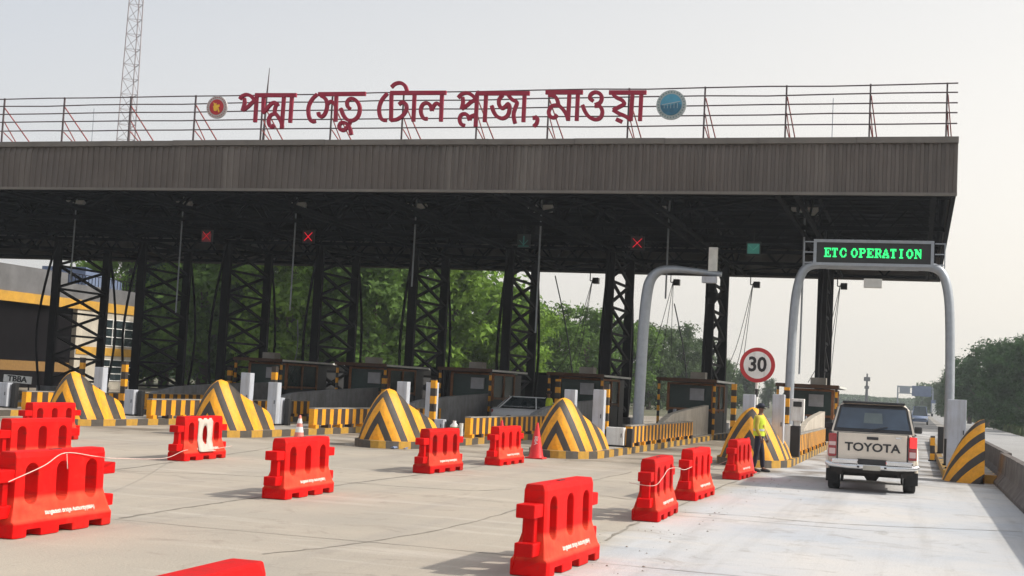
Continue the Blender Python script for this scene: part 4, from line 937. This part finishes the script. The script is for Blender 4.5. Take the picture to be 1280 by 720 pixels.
def ellipsoid(mb, c, r, n=14, m_=10, rot=None, z0=-1):
    vs = []; 
    for i in range(m_+1):
        a = max(math.asin(max(z0, -1)), -math.pi/2)+(math.pi/2-max(math.asin(max(z0, -1)), -math.pi/2))*i/m_
        for k in range(n):
            p = Vector((math.cos(a)*math.cos(2*math.pi*k/n)*r[0], math.cos(a)*math.sin(2*math.pi*k/n)*r[1], math.sin(a)*r[2]))
            vs.append((rot @ p if rot else p)+Vector(c))
    mb.add(vs, [(i*n+k, i*n+(k+1) % n, (i+1)*n+(k+1) % n, (i+1)*n+k) for i in range(m_) for k in range(n)], True); return mb
def person(label, loc, rz, shirt, trou, capcol, vest):
    """faces local +X"""
    t = thing('person', label, 'person', loc, rz)
    hands = []
    J = dict(pel=(0, 0, .93), sp=(.0, 0, 1.1), ch=(-.01, 0, 1.3), nb=(-.01, 0, 1.44), nk=(.015, 0, 1.52))
    ch = [[('pel', (0, 0, .93), (.12, .15)), ('sp', (.01, 0, 1.1), (.10, .14)), ('ch', (-.01, 0, 1.28), (.11, .16)), ('nb', (-.01, 0, 1.42), (.075, .10)), ('nk', (.01, 0, 1.50), .052), ('h0', (.03, 0, 1.56), .06), ('h1', (.035, 0, 1.63), (.088, .075)), ('h2', (.03, 0, 1.70), (.075, .068))]]
    for s, fx, ax in ((1, .10, .09), (-1, -.10, .02)):
        ch.append([('pel', (0, 0, .93), .13), ('hip%d' % s, (.0, s*.09, .86), .088), ('kn%d' % s, (fx*.55+.02, s*.095, .48), .058), ('an%d' % s, (fx, s*.1, .09), .04), ('to%d' % s, (fx+.14, s*.11, .04), .034)])
        ch.append([('nb', (-.01, 0, 1.42), .09), ('sh%d' % s, (-.01, s*.185, 1.40), .056), ('el%d' % s, (-.05+ax, s*.235, 1.13), .042), ('wr%d' % s, (.06+ax, s*.20, .90), .028), ('pa%d' % s, (.085+ax, s*.195, .84), (.024, .036))])
    skin_mesh('body', ch, skin_m, t, 'pel')
    for s, ax in ((1, .09), (-1, .02)):      # fingers and thumb, slightly curled
        hd = MB(); px_, py_, pz_ = .085+ax, s*.195, .84
        for k, (dy, L) in enumerate(((-.027, .066), (-.009, .075), (.009, .07), (.027, .055))): hd.tube([(px_+dy, py_, pz_-.02), (px_+dy+.006, py_-s*.006, pz_-.02-L*.55), (px_+dy+.016, py_-s*.018, pz_-.02-L)], [.010, .009, .006], 6)
        hd.tube([(px_+.026, py_-s*.01, pz_+.01), (px_+.05, py_-s*.02, pz_-.015), (px_+.052, py_-s*.025, pz_-.045)], [.011, .01, .007], 6); hd.build('fingers', skin_m, t)
    # face
    f = MB(); f.tube([(.118, 0, 1.655), (.138, 0, 1.63), (.118, 0, 1.62)], [.008, .014, .01], 6)
    for s in (-1, 1): ellipsoid(f, (.03, s*.078, 1.635), (.022, .01, .03), 8, 6)
    f.build('nose_and_ears', skin_m, t)
    e = MB()
    for s in (-1, 1): ellipsoid(e, (.112, s*.03, 1.655), (.008, .012, .007), 8, 6)
    e.tube([(.118, -.022, 1.592), (.123, 0, 1.592), (.118, .022, 1.592)], .004, 5); e.build('eyes_and_mouth', M['black'], t)
    h = MB(); ellipsoid(h, (.015, 0, 1.655), (.098, .088, .09), 16, 8, None, -.15); h.build('hair', mat('black_hair', (.01, .009, .008), .8), t)
    if capcol:
        c_ = MB(); ellipsoid(c_, (.025, 0, 1.69), (.112, .098, .095), 16, 8, None, -.02); c_.box((.155, 0, 1.695), (.13, .13, .012), Matrix.Rotation(R_(8), 3, 'Y')); c_.build('cap', capcol, t)
    # trousers, shirt, vest, shoes
    tc = []
    for s, fx in ((1, .10), (-1, -.10)): tc.append([('pel', (0, 0, .95), (.135, .165)), ('hip%d' % s, (.0, s*.09, .85), .10), ('kn%d' % s, (fx*.55+.02, s*.095, .48), .075), ('an%d' % s, (fx, s*.1, .10), .062)])
    tc.append([('pel', (0, 0, .95), .16), ('w', (.0, 0, 1.03), (.12, .155))])
    skin_mesh('trousers', tc, trou, t, 'pel')
    sc_ = [[('w', (0, 0, .96), (.128, .165)), ('sp', (.01, 0, 1.1), (.12, .16)), ('ch', (-.01, 0, 1.28), (.128, .175)), ('nb', (-.01, 0, 1.42), (.09, .12)), ('nk', (.005, 0, 1.475), .062)]]
    for s, ax in ((1, .09), (-1, .02)): sc_.append([('nb', (-.01, 0, 1.42), .1), ('sh%d' % s, (-.01, s*.185, 1.39), .07), ('el%d' % s, (-.05+ax, s*.235, 1.13), .056), ('wr%d' % s, (.05+ax, s*.202, .93), .04)])
    skin_mesh('shirt', sc_, shirt, t, 'ch')
    if vest:
        vs_ = MB(); zz = [.93, 1.0, 1.1, 1.2, 1.3, 1.38, 1.43, 1.465]; dd = [(.150, .185), (.148, .183), (.142, .18), (.15, .188), (.155, .196), (.14, .19), (.12, .165), (.10, .12)]; n_ = 20; v_ = []
        for z, (a, b_) in zip(zz, dd): v_ += [(-.005+a*math.cos(2*math.pi*k/n_), b_*math.sin(2*math.pi*k/n_), z) for k in range(n_)]
        vs_.add(v_, [(i*n_+k, i*n_+(k+1) % n_, (i+1)*n_+(k+1) % n_, (i+1)*n_+k) for i in range(len(zz)-1) for k in range(n_)], True); vs_.build('vest', vest, t)
        bd = MB(); v_ = []
        for z, (a, b_) in ((1.06, (.152, .19)), (1.11, (.151, .189))): v_ += [(-.005+a*math.cos(2*math.pi*k/n_), b_*math.sin(2*math.pi*k/n_), z) for k in range(n_)]
        bd.add(v_, [(k, (k+1) % n_, n_+(k+1) % n_, n_+k) for k in range(n_)], True); bd.build('reflective_band', M['grey'], t)
    so_ = MB()
    for s, fx in ((1, .10), (-1, -.10)):
        ellipsoid(so_, (fx+.06, s*.105, .035), (.15, .052, .05), 14, 6, None, -.6); so_.box((fx+.05, s*.105, .01), (.27, .09, .02))
    so_.build('shoes', M['black'], t)
    return t
navy = mat('navy_cloth', (.012, .013, .028), .9, 0, .2, 12); hiv = mat('lime_vest', (.50, .62, .03), .75, 0, .12, 10); ochre = mat('ochre_shirt', (.42, .33, .05), .9, 0, .12, 10)
person('attendant in lime hi-vis vest, navy cap and trousers standing in profile by the striped nose', (-3.88, 35.2, 0), R_(-5), ochre, navy, mat('navy_cap', (.01, .013, .03), .8), hiv)
p = at(686, 512, Y=54); person('distant figure in a lime vest standing beside the white car behind the nose', (p.x, 54, 0), R_(200), hiv, navy, mat('dark_cap', (.03, .02, .02), .8), hiv)

# ------------------------------------------------------------------ cars
def car(label, loc, rz, m, L=4.2, H=1.42, name='car'):
    t = thing(name, label, 'car', loc, rz)
    s = lambda w, zt, zb=.3: [(w*.95, zb), (w, zb+.2), (w*.99, zt-.15), (w*.9, zt)]
    loft([(-L/2, s(.72, .80, .35)), (-L/2+.15, s(.80, .90)), (-L*.2, s(.84, .93)), (L*.25, s(.84, .92)), (L/2-.2, s(.80, .80)), (L/2, s(.66, .65, .35))], MB()).build('body', m, t)
    st = []
    for a, b_ in ((-L*.42, -L*.30), (-L*.38, -L*.26), (L*.12, L*.06), (L*.25, L*.09)): st.append(((lambda z, a=a, b_=b_: a+(b_-a)*(z-.9)/(H-.9)), [(.78, .9), (.76, 1.0), (.64, H-.06), (.55, H)]))
    loft(st, MB()).build('cabin', M['glass'], t)
    MB().bb(-.62, .62, -L*.27, L*.07, H-.02, H+.02).build('roof', m, t, .015)
    p_ = MB()
    for q in (-1, 1):
        for a, b_ in ((-L*.42, -L*.29), (-.1, -.12), (L*.26, L*.09)): p_.bar((q*.80, a, .9), (q*.61, b_, H), .05)
    p_.build('pillar', m, t)
    for q in (-1, 1):
        for y in (-L*.31, L*.31):
            o = MB().tube([(q*.70, y, .3), (q*.86, y, .3)], .3, 20).build('wheel', M['rubber'], t); MB().tube([(q*.72, y, .3), (q*.868, y, .3)], .18, 12).build('rim', M['galv'], o)
        MB().box((q*.6, L/2-.06, .62), (.3, .1, .14)).build('headlight', M['eave'], t, .02); MB().box((q*.62, -L/2+.05, .75), (.24, .08, .14)).build('tail_light', lens_r, t, .01)
        MB().box((q*.92, L*.14, .98), (.16, .1, .12)).build('mirror', m, t)
    return t
p = at(658, 512, Y=58); p.x += .5; car('white saloon car stopped in the lane behind the longest striped wall', (p.x, 58, 0), R_(-70), mat('white_car_paint', (.68, .69, .72), .3, 0, .04, 3, coat=.5))
# lorry / van far down the lane
p = at(1151, 524, Y=118); t = car('distant pale van driving away beyond the plaza at the right of the pickup', (p.x, 150, 0), R_(180), M['blue'], 4.6, 1.9, 'van')
t = car('small dark car far down the road beyond the plaza', (-1.6, 190, 0), 0, M['steel'], 4.2, 1.45)
t = thing('freight_lorry', 'pale blue lorry far down the opposite carriageway in the haze', 'lorry', (4.2, 290, 0)); MB().bb(-1.2, 1.2, 0, 7, .9, 3.4).build('cargo_box', M['blue'], t); MB().bb(-1.1, 1.1, -2.2, -.1, .6, 2.7).build('cab', M['white'], t); q = MB()
for y in (-1.4, 4.5, 5.8):
    for s in (-1, 1): q.tube([(s*.8, y, .5), (s*1.15, y, .5)], .5, 14)
q.build('wheel', M['rubber'], t)

# ================================================================== LEFT BUILDING
XB = -60.0
bd = thing('plaza_building', 'two storey beige building with yellow bands and a dark bay behind the canopy at left', 'building', (XB, 60, 0))
def bx(name, x0, x1, y0, y1, z0, z1, m, par=None): return MB().bb(x0, x1, y0, y1, z0, z1).build(name, m, par or bd)
# facade faces +X; y local 0..34 (world 60..94)
bx('wall', -12, 0, 25.5, 34, 0, 6.0, M['bwall']); bx('bay_shade_block', -12, -.4, -.6, 25.5, 0, 5.95, M['dark']); bx('wall', -12, 0, -1, -.6, 0, 6, M['bwall'])  # near-black block fills the bay, its colour standing in for the shade inside
bx('yellow_band', -12, .12, -1, 34.1, 5.95, 6.65, M['yw']); bx('parapet', -12, .0, -1, 24, 6.65, 8.5, M['bgrey']); bx('parapet', -12, -.1, 24, 34, 6.65, 7.8, M['bgrey'])
bx('yellow_band', -.2, .06, 25.6, 34.05, 2.6, 3.2, M['yw']); bx('yellow_band', -.5, .05, -.5, 25.5, 1.6, 2.2, mat('brown_band', (.12, .06, .03), .9)) if 0 else None
bx('bay_band', -.5, -.36, 0, 25.5, 1.2, 1.9, mat('ochre_dado', (.2, .11, .03), .9))
for z0, z1 in ((3.4, 5.4), (.7, 2.3)):
    wd = bx('window', -.1, .03, 28.6, 33.2, z0, z1, M['glass']); b = MB()
    for y in (28.6, 30.1, 31.7, 33.2): b.box((.05, y, (z0+z1)/2), (.05, .07, z1-z0))
    for k in range(4): b.box((.052, 30.9, z0+(z1-z0)*k/3), (.05, 4.6, .06))
    b.build('frame', M['white'], wd)
b = MB()
for k in range(22): b.box((-.15, 24.3+k*.42, 8.15), (.04, .04, .8))
b.box((-.15, 29, 8.55), (.05, 9.6, .05)); b.build('roof_railing', M['steel'], bd)
MB().prism([(29, 7.8), (34, 7.8), (34, 8.6), (29, 9.4)], lambda u, v, d: (d, u, v), -6, -2).build('roof_sheet', M['blue'], bd)
# slanted white board with black letters by the left parapet
p = at(22, 474, Y=52); t = thing('lettered_board', 'slanting white board with black capital letters at the left edge', 'sign', (p.x, 52, p.z), R_(0))
MB().box((0, 0, 0), (1.5, .05, .34), Matrix.Rotation(R_(2), 3, 'Y')).build('board', M['white'], t); text_obj('TBBA', .36, M['black'], t, 'lettering', .01, Matrix.Translation((0, -.035, .0)) @ FACE_NEGY @ Matrix.Rotation(R_(-2), 4, 'Z'), 1.2, .012)
for s in (-.6, .6): MB().box((s, .03, -.9), (.05, .05, 1.6)).build('leg', M['steel'], t)

# lattice mast behind at the left
b0_ = at(166, 170, Y=110); zt = at(177, -12, Y=110)
t = thing('lattice_mast', 'tall slender red-white lattice radio mast rising behind the canopy at left', 'mast', (b0_.x-.6, 110, 0))
b = MB(); hh = zt.z; w0, w1 = 1.35, .75
def cn(k, z): wv = (w0+(w1-w0)*z/hh); a = R_(90+120*k+20); return Vector((math.cos(a)*wv+.02*z*0, math.sin(a)*wv, z))
for k in range(3): b.tube([cn(k, z) for z in (0, hh/2, hh)], .05, 5)
nn = 26
for i in range(nn):
    za, zb_ = hh*i/nn, hh*(i+1)/nn
    for k in range(3): b.tube([cn(k, za), cn((k+1) % 3, zb_)], .025, 4); b.tube([cn(k, zb_), cn((k+1) % 3, zb_)], .025, 4)
b.build('tower', mat('mast_paint', (.28, .24, .25), .6, .2, .3, .3), t); MB().box((0, 0, hh-.4), (.5, .4, .7)).build('beacon', M['black'], t)

# ================================================================== TREES
leafm = []
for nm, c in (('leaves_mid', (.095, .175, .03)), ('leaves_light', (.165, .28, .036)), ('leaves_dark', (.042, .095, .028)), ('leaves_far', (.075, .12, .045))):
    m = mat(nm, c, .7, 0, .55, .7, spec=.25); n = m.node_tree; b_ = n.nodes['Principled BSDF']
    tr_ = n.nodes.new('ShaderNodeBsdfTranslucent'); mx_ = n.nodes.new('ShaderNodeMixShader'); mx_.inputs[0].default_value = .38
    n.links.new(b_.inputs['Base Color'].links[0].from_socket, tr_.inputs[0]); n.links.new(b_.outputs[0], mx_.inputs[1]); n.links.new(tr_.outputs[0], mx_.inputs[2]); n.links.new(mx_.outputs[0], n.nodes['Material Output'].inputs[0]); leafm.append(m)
bark = mat('bark', (.09, .07, .055), .95, 0, .3, 4, .5, 10)
def crown_mesh(seed, H, Wd, nl, per, leaf, base=.18):
    g = np.random.default_rng(seed); cs = []
    for i in range(nl):
        z = H*(base+(1-base-.12)*((i+.5)/nl)); rr = Wd*math.sin(math.pi*min(.97, .2+.75*(z/H)))*.62
        a = i*2.4+g.uniform(0, 1.2); cs.append((math.cos(a)*rr*g.uniform(.25, 1), math.sin(a)*rr*g.uniform(.25, 1), z, Wd*g.uniform(.26, .46)))
    V = []; 
    for cx_, cy, cz, r in cs:
        n_ = int(per*(r/(Wd*.36))**2)
        # sub clumps so that light and dark clusters read
        k = 14; d = g.normal(size=(k, 3)); d /= np.linalg.norm(d, axis=1)[:, None]; sub_ = d*r*g.uniform(.55, 1.0, (k, 1)); sub_[:, 2] *= .8
        pick = g.integers(0, k, n_); p = sub_[pick]+g.normal(size=(n_, 3))*r*.2
        p[:, 2] *= .85; p += (cx_, cy, cz)
        nn_ = p-np.array((cx_, cy, cz)); nn_ /= np.linalg.norm(nn_, axis=1)[:, None]+1e-6; nn_ += g.normal(size=(n_, 3))*.75+np.array((0, 0, .35)); nn_ /= np.linalg.norm(nn_, axis=1)[:, None]
        t_ = np.cross(nn_, g.normal(size=(n_, 3))); t_ /= np.linalg.norm(t_, axis=1)[:, None]; b_ = np.cross(nn_, t_); s = leaf*g.uniform(.55, 1.3, (n_, 1))
        q = np.stack([p-t_*s*.5, p-b_*s*.22, p+t_*s*.5+nn_*-s*.15, p+b_*s*.22], 1); V.append(q)
    V = np.concatenate(V).reshape(-1, 3); V[:, 2] = np.maximum(V[:, 2], .05); nf = len(V)//4
    me = bpy.data.meshes.new('crown'); me.vertices.add(len(V)); me.vertices.foreach_set('co', V.ravel()); me.loops.add(nf*4); me.loops.foreach_set('vertex_index', np.arange(nf*4, dtype=np.int32))
    me.polygons.add(nf); me.polygons.foreach_set('loop_start', np.arange(nf, dtype=np.int32)*4); me.update(calc_edges=True); me.validate()
    return me, cs
PROT = []
for s in range(5):
    H_, W_ = 10.0, 4.4; me, cs = crown_mesh(20+s, H_, W_, 15, 760, .38, .12 if s < 4 else .3); g = MB(); g.tube([(0, 0, 0), (.1, .05, 2), (-.05, .1, 5), (0, 0, 8)], [.28, .2, .14, .05], 8)
    for c in cs[2:12]: g.tube(smooth_path([(0, 0, c[2]*.55), (c[0]*.5, c[1]*.5, c[2]*.72), (c[0], c[1], c[2])], 3), [.09, .085, .08, .07, .06, .05, .03], 5)
    tm = g.mesh('trunk'); tm.materials.append(bark); PROT.append((me, tm))
mcache = {}
def tree(x, y, h, kind, mi, label, group, wid=1.0, lbl='tree'):
    t = thing('tree', label, 'tree', (x, y, -.05), rnd.uniform(0, 6.28), group); s = h/10.0; t.scale = (s*wid, s*wid, s)
    k = (kind, mi)
    if k not in mcache: q = PROT[kind][0].copy(); q.materials.append(leafm[mi]); mcache[k] = q
    for nm, me in (('crown', mcache[k]), ('trunk', PROT[kind][1])): o = bpy.data.objects.new(nm, me); COL.objects.link(o); o.parent = t
    return t
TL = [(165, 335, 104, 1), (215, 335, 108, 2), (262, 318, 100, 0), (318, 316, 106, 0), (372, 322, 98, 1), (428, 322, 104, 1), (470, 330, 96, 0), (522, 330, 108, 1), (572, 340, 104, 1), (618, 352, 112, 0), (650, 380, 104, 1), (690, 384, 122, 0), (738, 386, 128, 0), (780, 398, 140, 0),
      (815, 404, 150, 3), (850, 408, 160, 3), (880, 424, 175, 3), (908, 448, 200, 3), (935, 462, 230, 3), (962, 474, 270, 3), (990, 486, 330, 3)]
where = ['behind the beige building end', 'just right of the beige building', 'behind the leftmost bays in shade', 'below the faded left lane signal', 'between the fourth and third visible left columns', 'brightest sunlit one left of the middle', 'behind the left middle lattice column', 'behind the middle lattice column', 'at the sky gap right of the middle column', 'right of the sky gap left of a lattice column', 'low one behind the column right of the middle', 'behind the slanting cable', 'left of the column by the red cone', 'right of the column by the red cone',
         'behind the grey single-arm gantry post', 'right of the grey gantry post', 'left of the second column from the right', 'hazy one right of that column', 'hazy one behind the speed sign', 'hazy one right of the speed sign', 'faint far one behind the green display gantry leg']
for i, (px, py, y, mi) in enumerate(TL):
    p = at(px, py, Y=y); tree(p.x, y, p.z*(1.45 if i < 9 else 1.08), i % 4, mi, 'broad leafy tree '+where[i], 'trees along the left of the road', 1.15 if i < 14 else 1.0)
# second, shaded rank filling behind and underneath
for i in range(17):
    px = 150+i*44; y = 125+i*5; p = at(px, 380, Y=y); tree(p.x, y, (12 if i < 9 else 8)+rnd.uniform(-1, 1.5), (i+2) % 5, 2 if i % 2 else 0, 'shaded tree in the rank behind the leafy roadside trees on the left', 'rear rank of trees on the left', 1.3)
TR = [(1292, 408, 128, 0), (1262, 417, 140, 2), (1236, 420, 158, 0), (1214, 440, 185, 2), (1199, 452, 215, 3), (1186, 470, 260, 3), (1174, 478, 330, 3), (1166, 485, 420, 3)]
where = ['nearest at the right picture edge', 'second from the right edge', 'third from the right edge', 'right of the display gantry leg', 'seen across the display gantry leg', 'left of the display gantry leg', 'hazy blue one above the distant van', 'faintest one beside the far overhead sign']
for i, (px, py, y, mi) in enumerate(TR):
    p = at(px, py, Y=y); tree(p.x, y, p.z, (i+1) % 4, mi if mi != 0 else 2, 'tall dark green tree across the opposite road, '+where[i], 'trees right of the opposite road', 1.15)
for i in range(10):
    y = 115+i*18; tree(13.5+rnd.uniform(0, 3)+i*.4, y, 6+rnd.uniform(0, 2.5), i % 5, 2, 'shaded undergrowth tree below the tall trees right of the opposite road', 'lower trees right of the opposite road', 1.4)
# far woodland masses
def mass(pts, label):
    g = np.random.default_rng(9); V = []
    for cx_, cy, rx, h in pts:
        n_ = 6000 if cy > 300 else 2600; p = np.stack([cx_+g.uniform(-1, 1, n_)*rx*.8, cy+g.normal(size=n_)*6, np.abs(g.random(n_))**.8*h*(.75+.25*np.sin(g.random(n_)*7))], 1)
        t_ = g.normal(size=(n_, 3)); t_ /= np.linalg.norm(t_, axis=1)[:, None]; b_ = np.cross(t_, g.normal(size=(n_, 3))); b_ /= np.linalg.norm(b_, axis=1)[:, None]; s = .7 if cy > 300 else .5
        V.append(np.stack([p-t_*s, p-b_*s*.5, p+t_*s, p+b_*s*.5], 1))
    V = np.concatenate(V).reshape(-1, 3); b = MB(); nf = len(V)//4; b.add([tuple(v) for v in V], [(4*i, 4*i+1, 4*i+2, 4*i+3) for i in range(nf)])
    o = b.build('woodland', leafm[3]); tag(o, label, 'woodland'); o['kind'] = 'stuff'
P_ = []
for px in range(1000, 1175, 12):
    y = 620; p = at(px, 495+ (6 if px < 1080 else 0)*math.sin(px), Y=y); P_.append((p.x, y, 9, max(5, p.z*.8)))
for px in range(1180, 1300, 25): p = at(px, 480, Y=420); P_.append((p.x, 420, 10, 9))
for px in range(140, 900, 20): p = at(px, 440, Y=230); P_.append((p.x, 230, 9, 7))
mass(P_, 'hazy far woodland along the horizon behind the plaza and road')
# far overhead sign gantry, poles, tower
p0, p1 = at(1122, 497, Y=300), at(1166, 497, Y=300)
t = thing('overhead_sign', 'small hazy overhead road sign gantry far down the road', 'road sign', (p0.x, 300, 0)); W_ = p1.x-p0.x
MB().bar((0, 0, 0), (0, 0, 6.2), .3).bar((W_, 0, 0), (W_, 0, 6.2), .3).bar((0, 0, 6.0), (W_, 0, 6.0), .35).bar((0, 0, 4.6), (W_, 0, 4.6), .2).build('frame', M['galv'], t)
MB().box((W_*.68, -.3, 5.2), (4, .2, 2.2)).build('sign_panel', M['blue'], t); MB().box((W_*.2, -.3, 5.3), (2.2, .2, 1.6)).build('sign_panel', M['galv'], t)
p = at(1084, 467, Y=500); t = thing('antenna_mast', 'thin hazy antenna mast on the horizon above the pickup', 'mast', (p.x, 500, 0)); MB().tube([(0, 0, 0), (0, 0, p.z)], [.7, .25], 6).build('pole', M['steel'], t); MB().box((0, 0, p.z-2), (2.2, .8, 1.5)).box((0, 0, p.z-5), (1.6, .8, 1)).build('antenna', M['steel'], t)
for i, (px, y) in enumerate(((1158, 150), (1151, 230))):
    p = at(px, 500, Y=y)

# ================================================================== HAZE
hz = MB(); hz.bb(-500, 400, -25, 900, -1.2, 48)
ho = bpy.data.objects.new('haze', hz.mesh('haze')); COL.objects.link(ho); ho['kind'] = 'stuff'; ho['label'] = 'pale warm morning haze in the air over the plaza and road'; ho['category'] = 'haze'
m = bpy.data.materials.new('haze'); m.use_nodes = True; n = m.node_tree; n.nodes.clear(); v = n.nodes.new('ShaderNodeVolumePrincipled'); v.inputs['Color'].default_value = (.88, .94, 1, 1); v.inputs['Density'].default_value = .0005; v.inputs['Anisotropy'].default_value = .3
o_ = n.nodes.new('ShaderNodeOutputMaterial'); n.links.new(v.outputs[0], o_.inputs['Volume']); ho.data.materials.append(m)
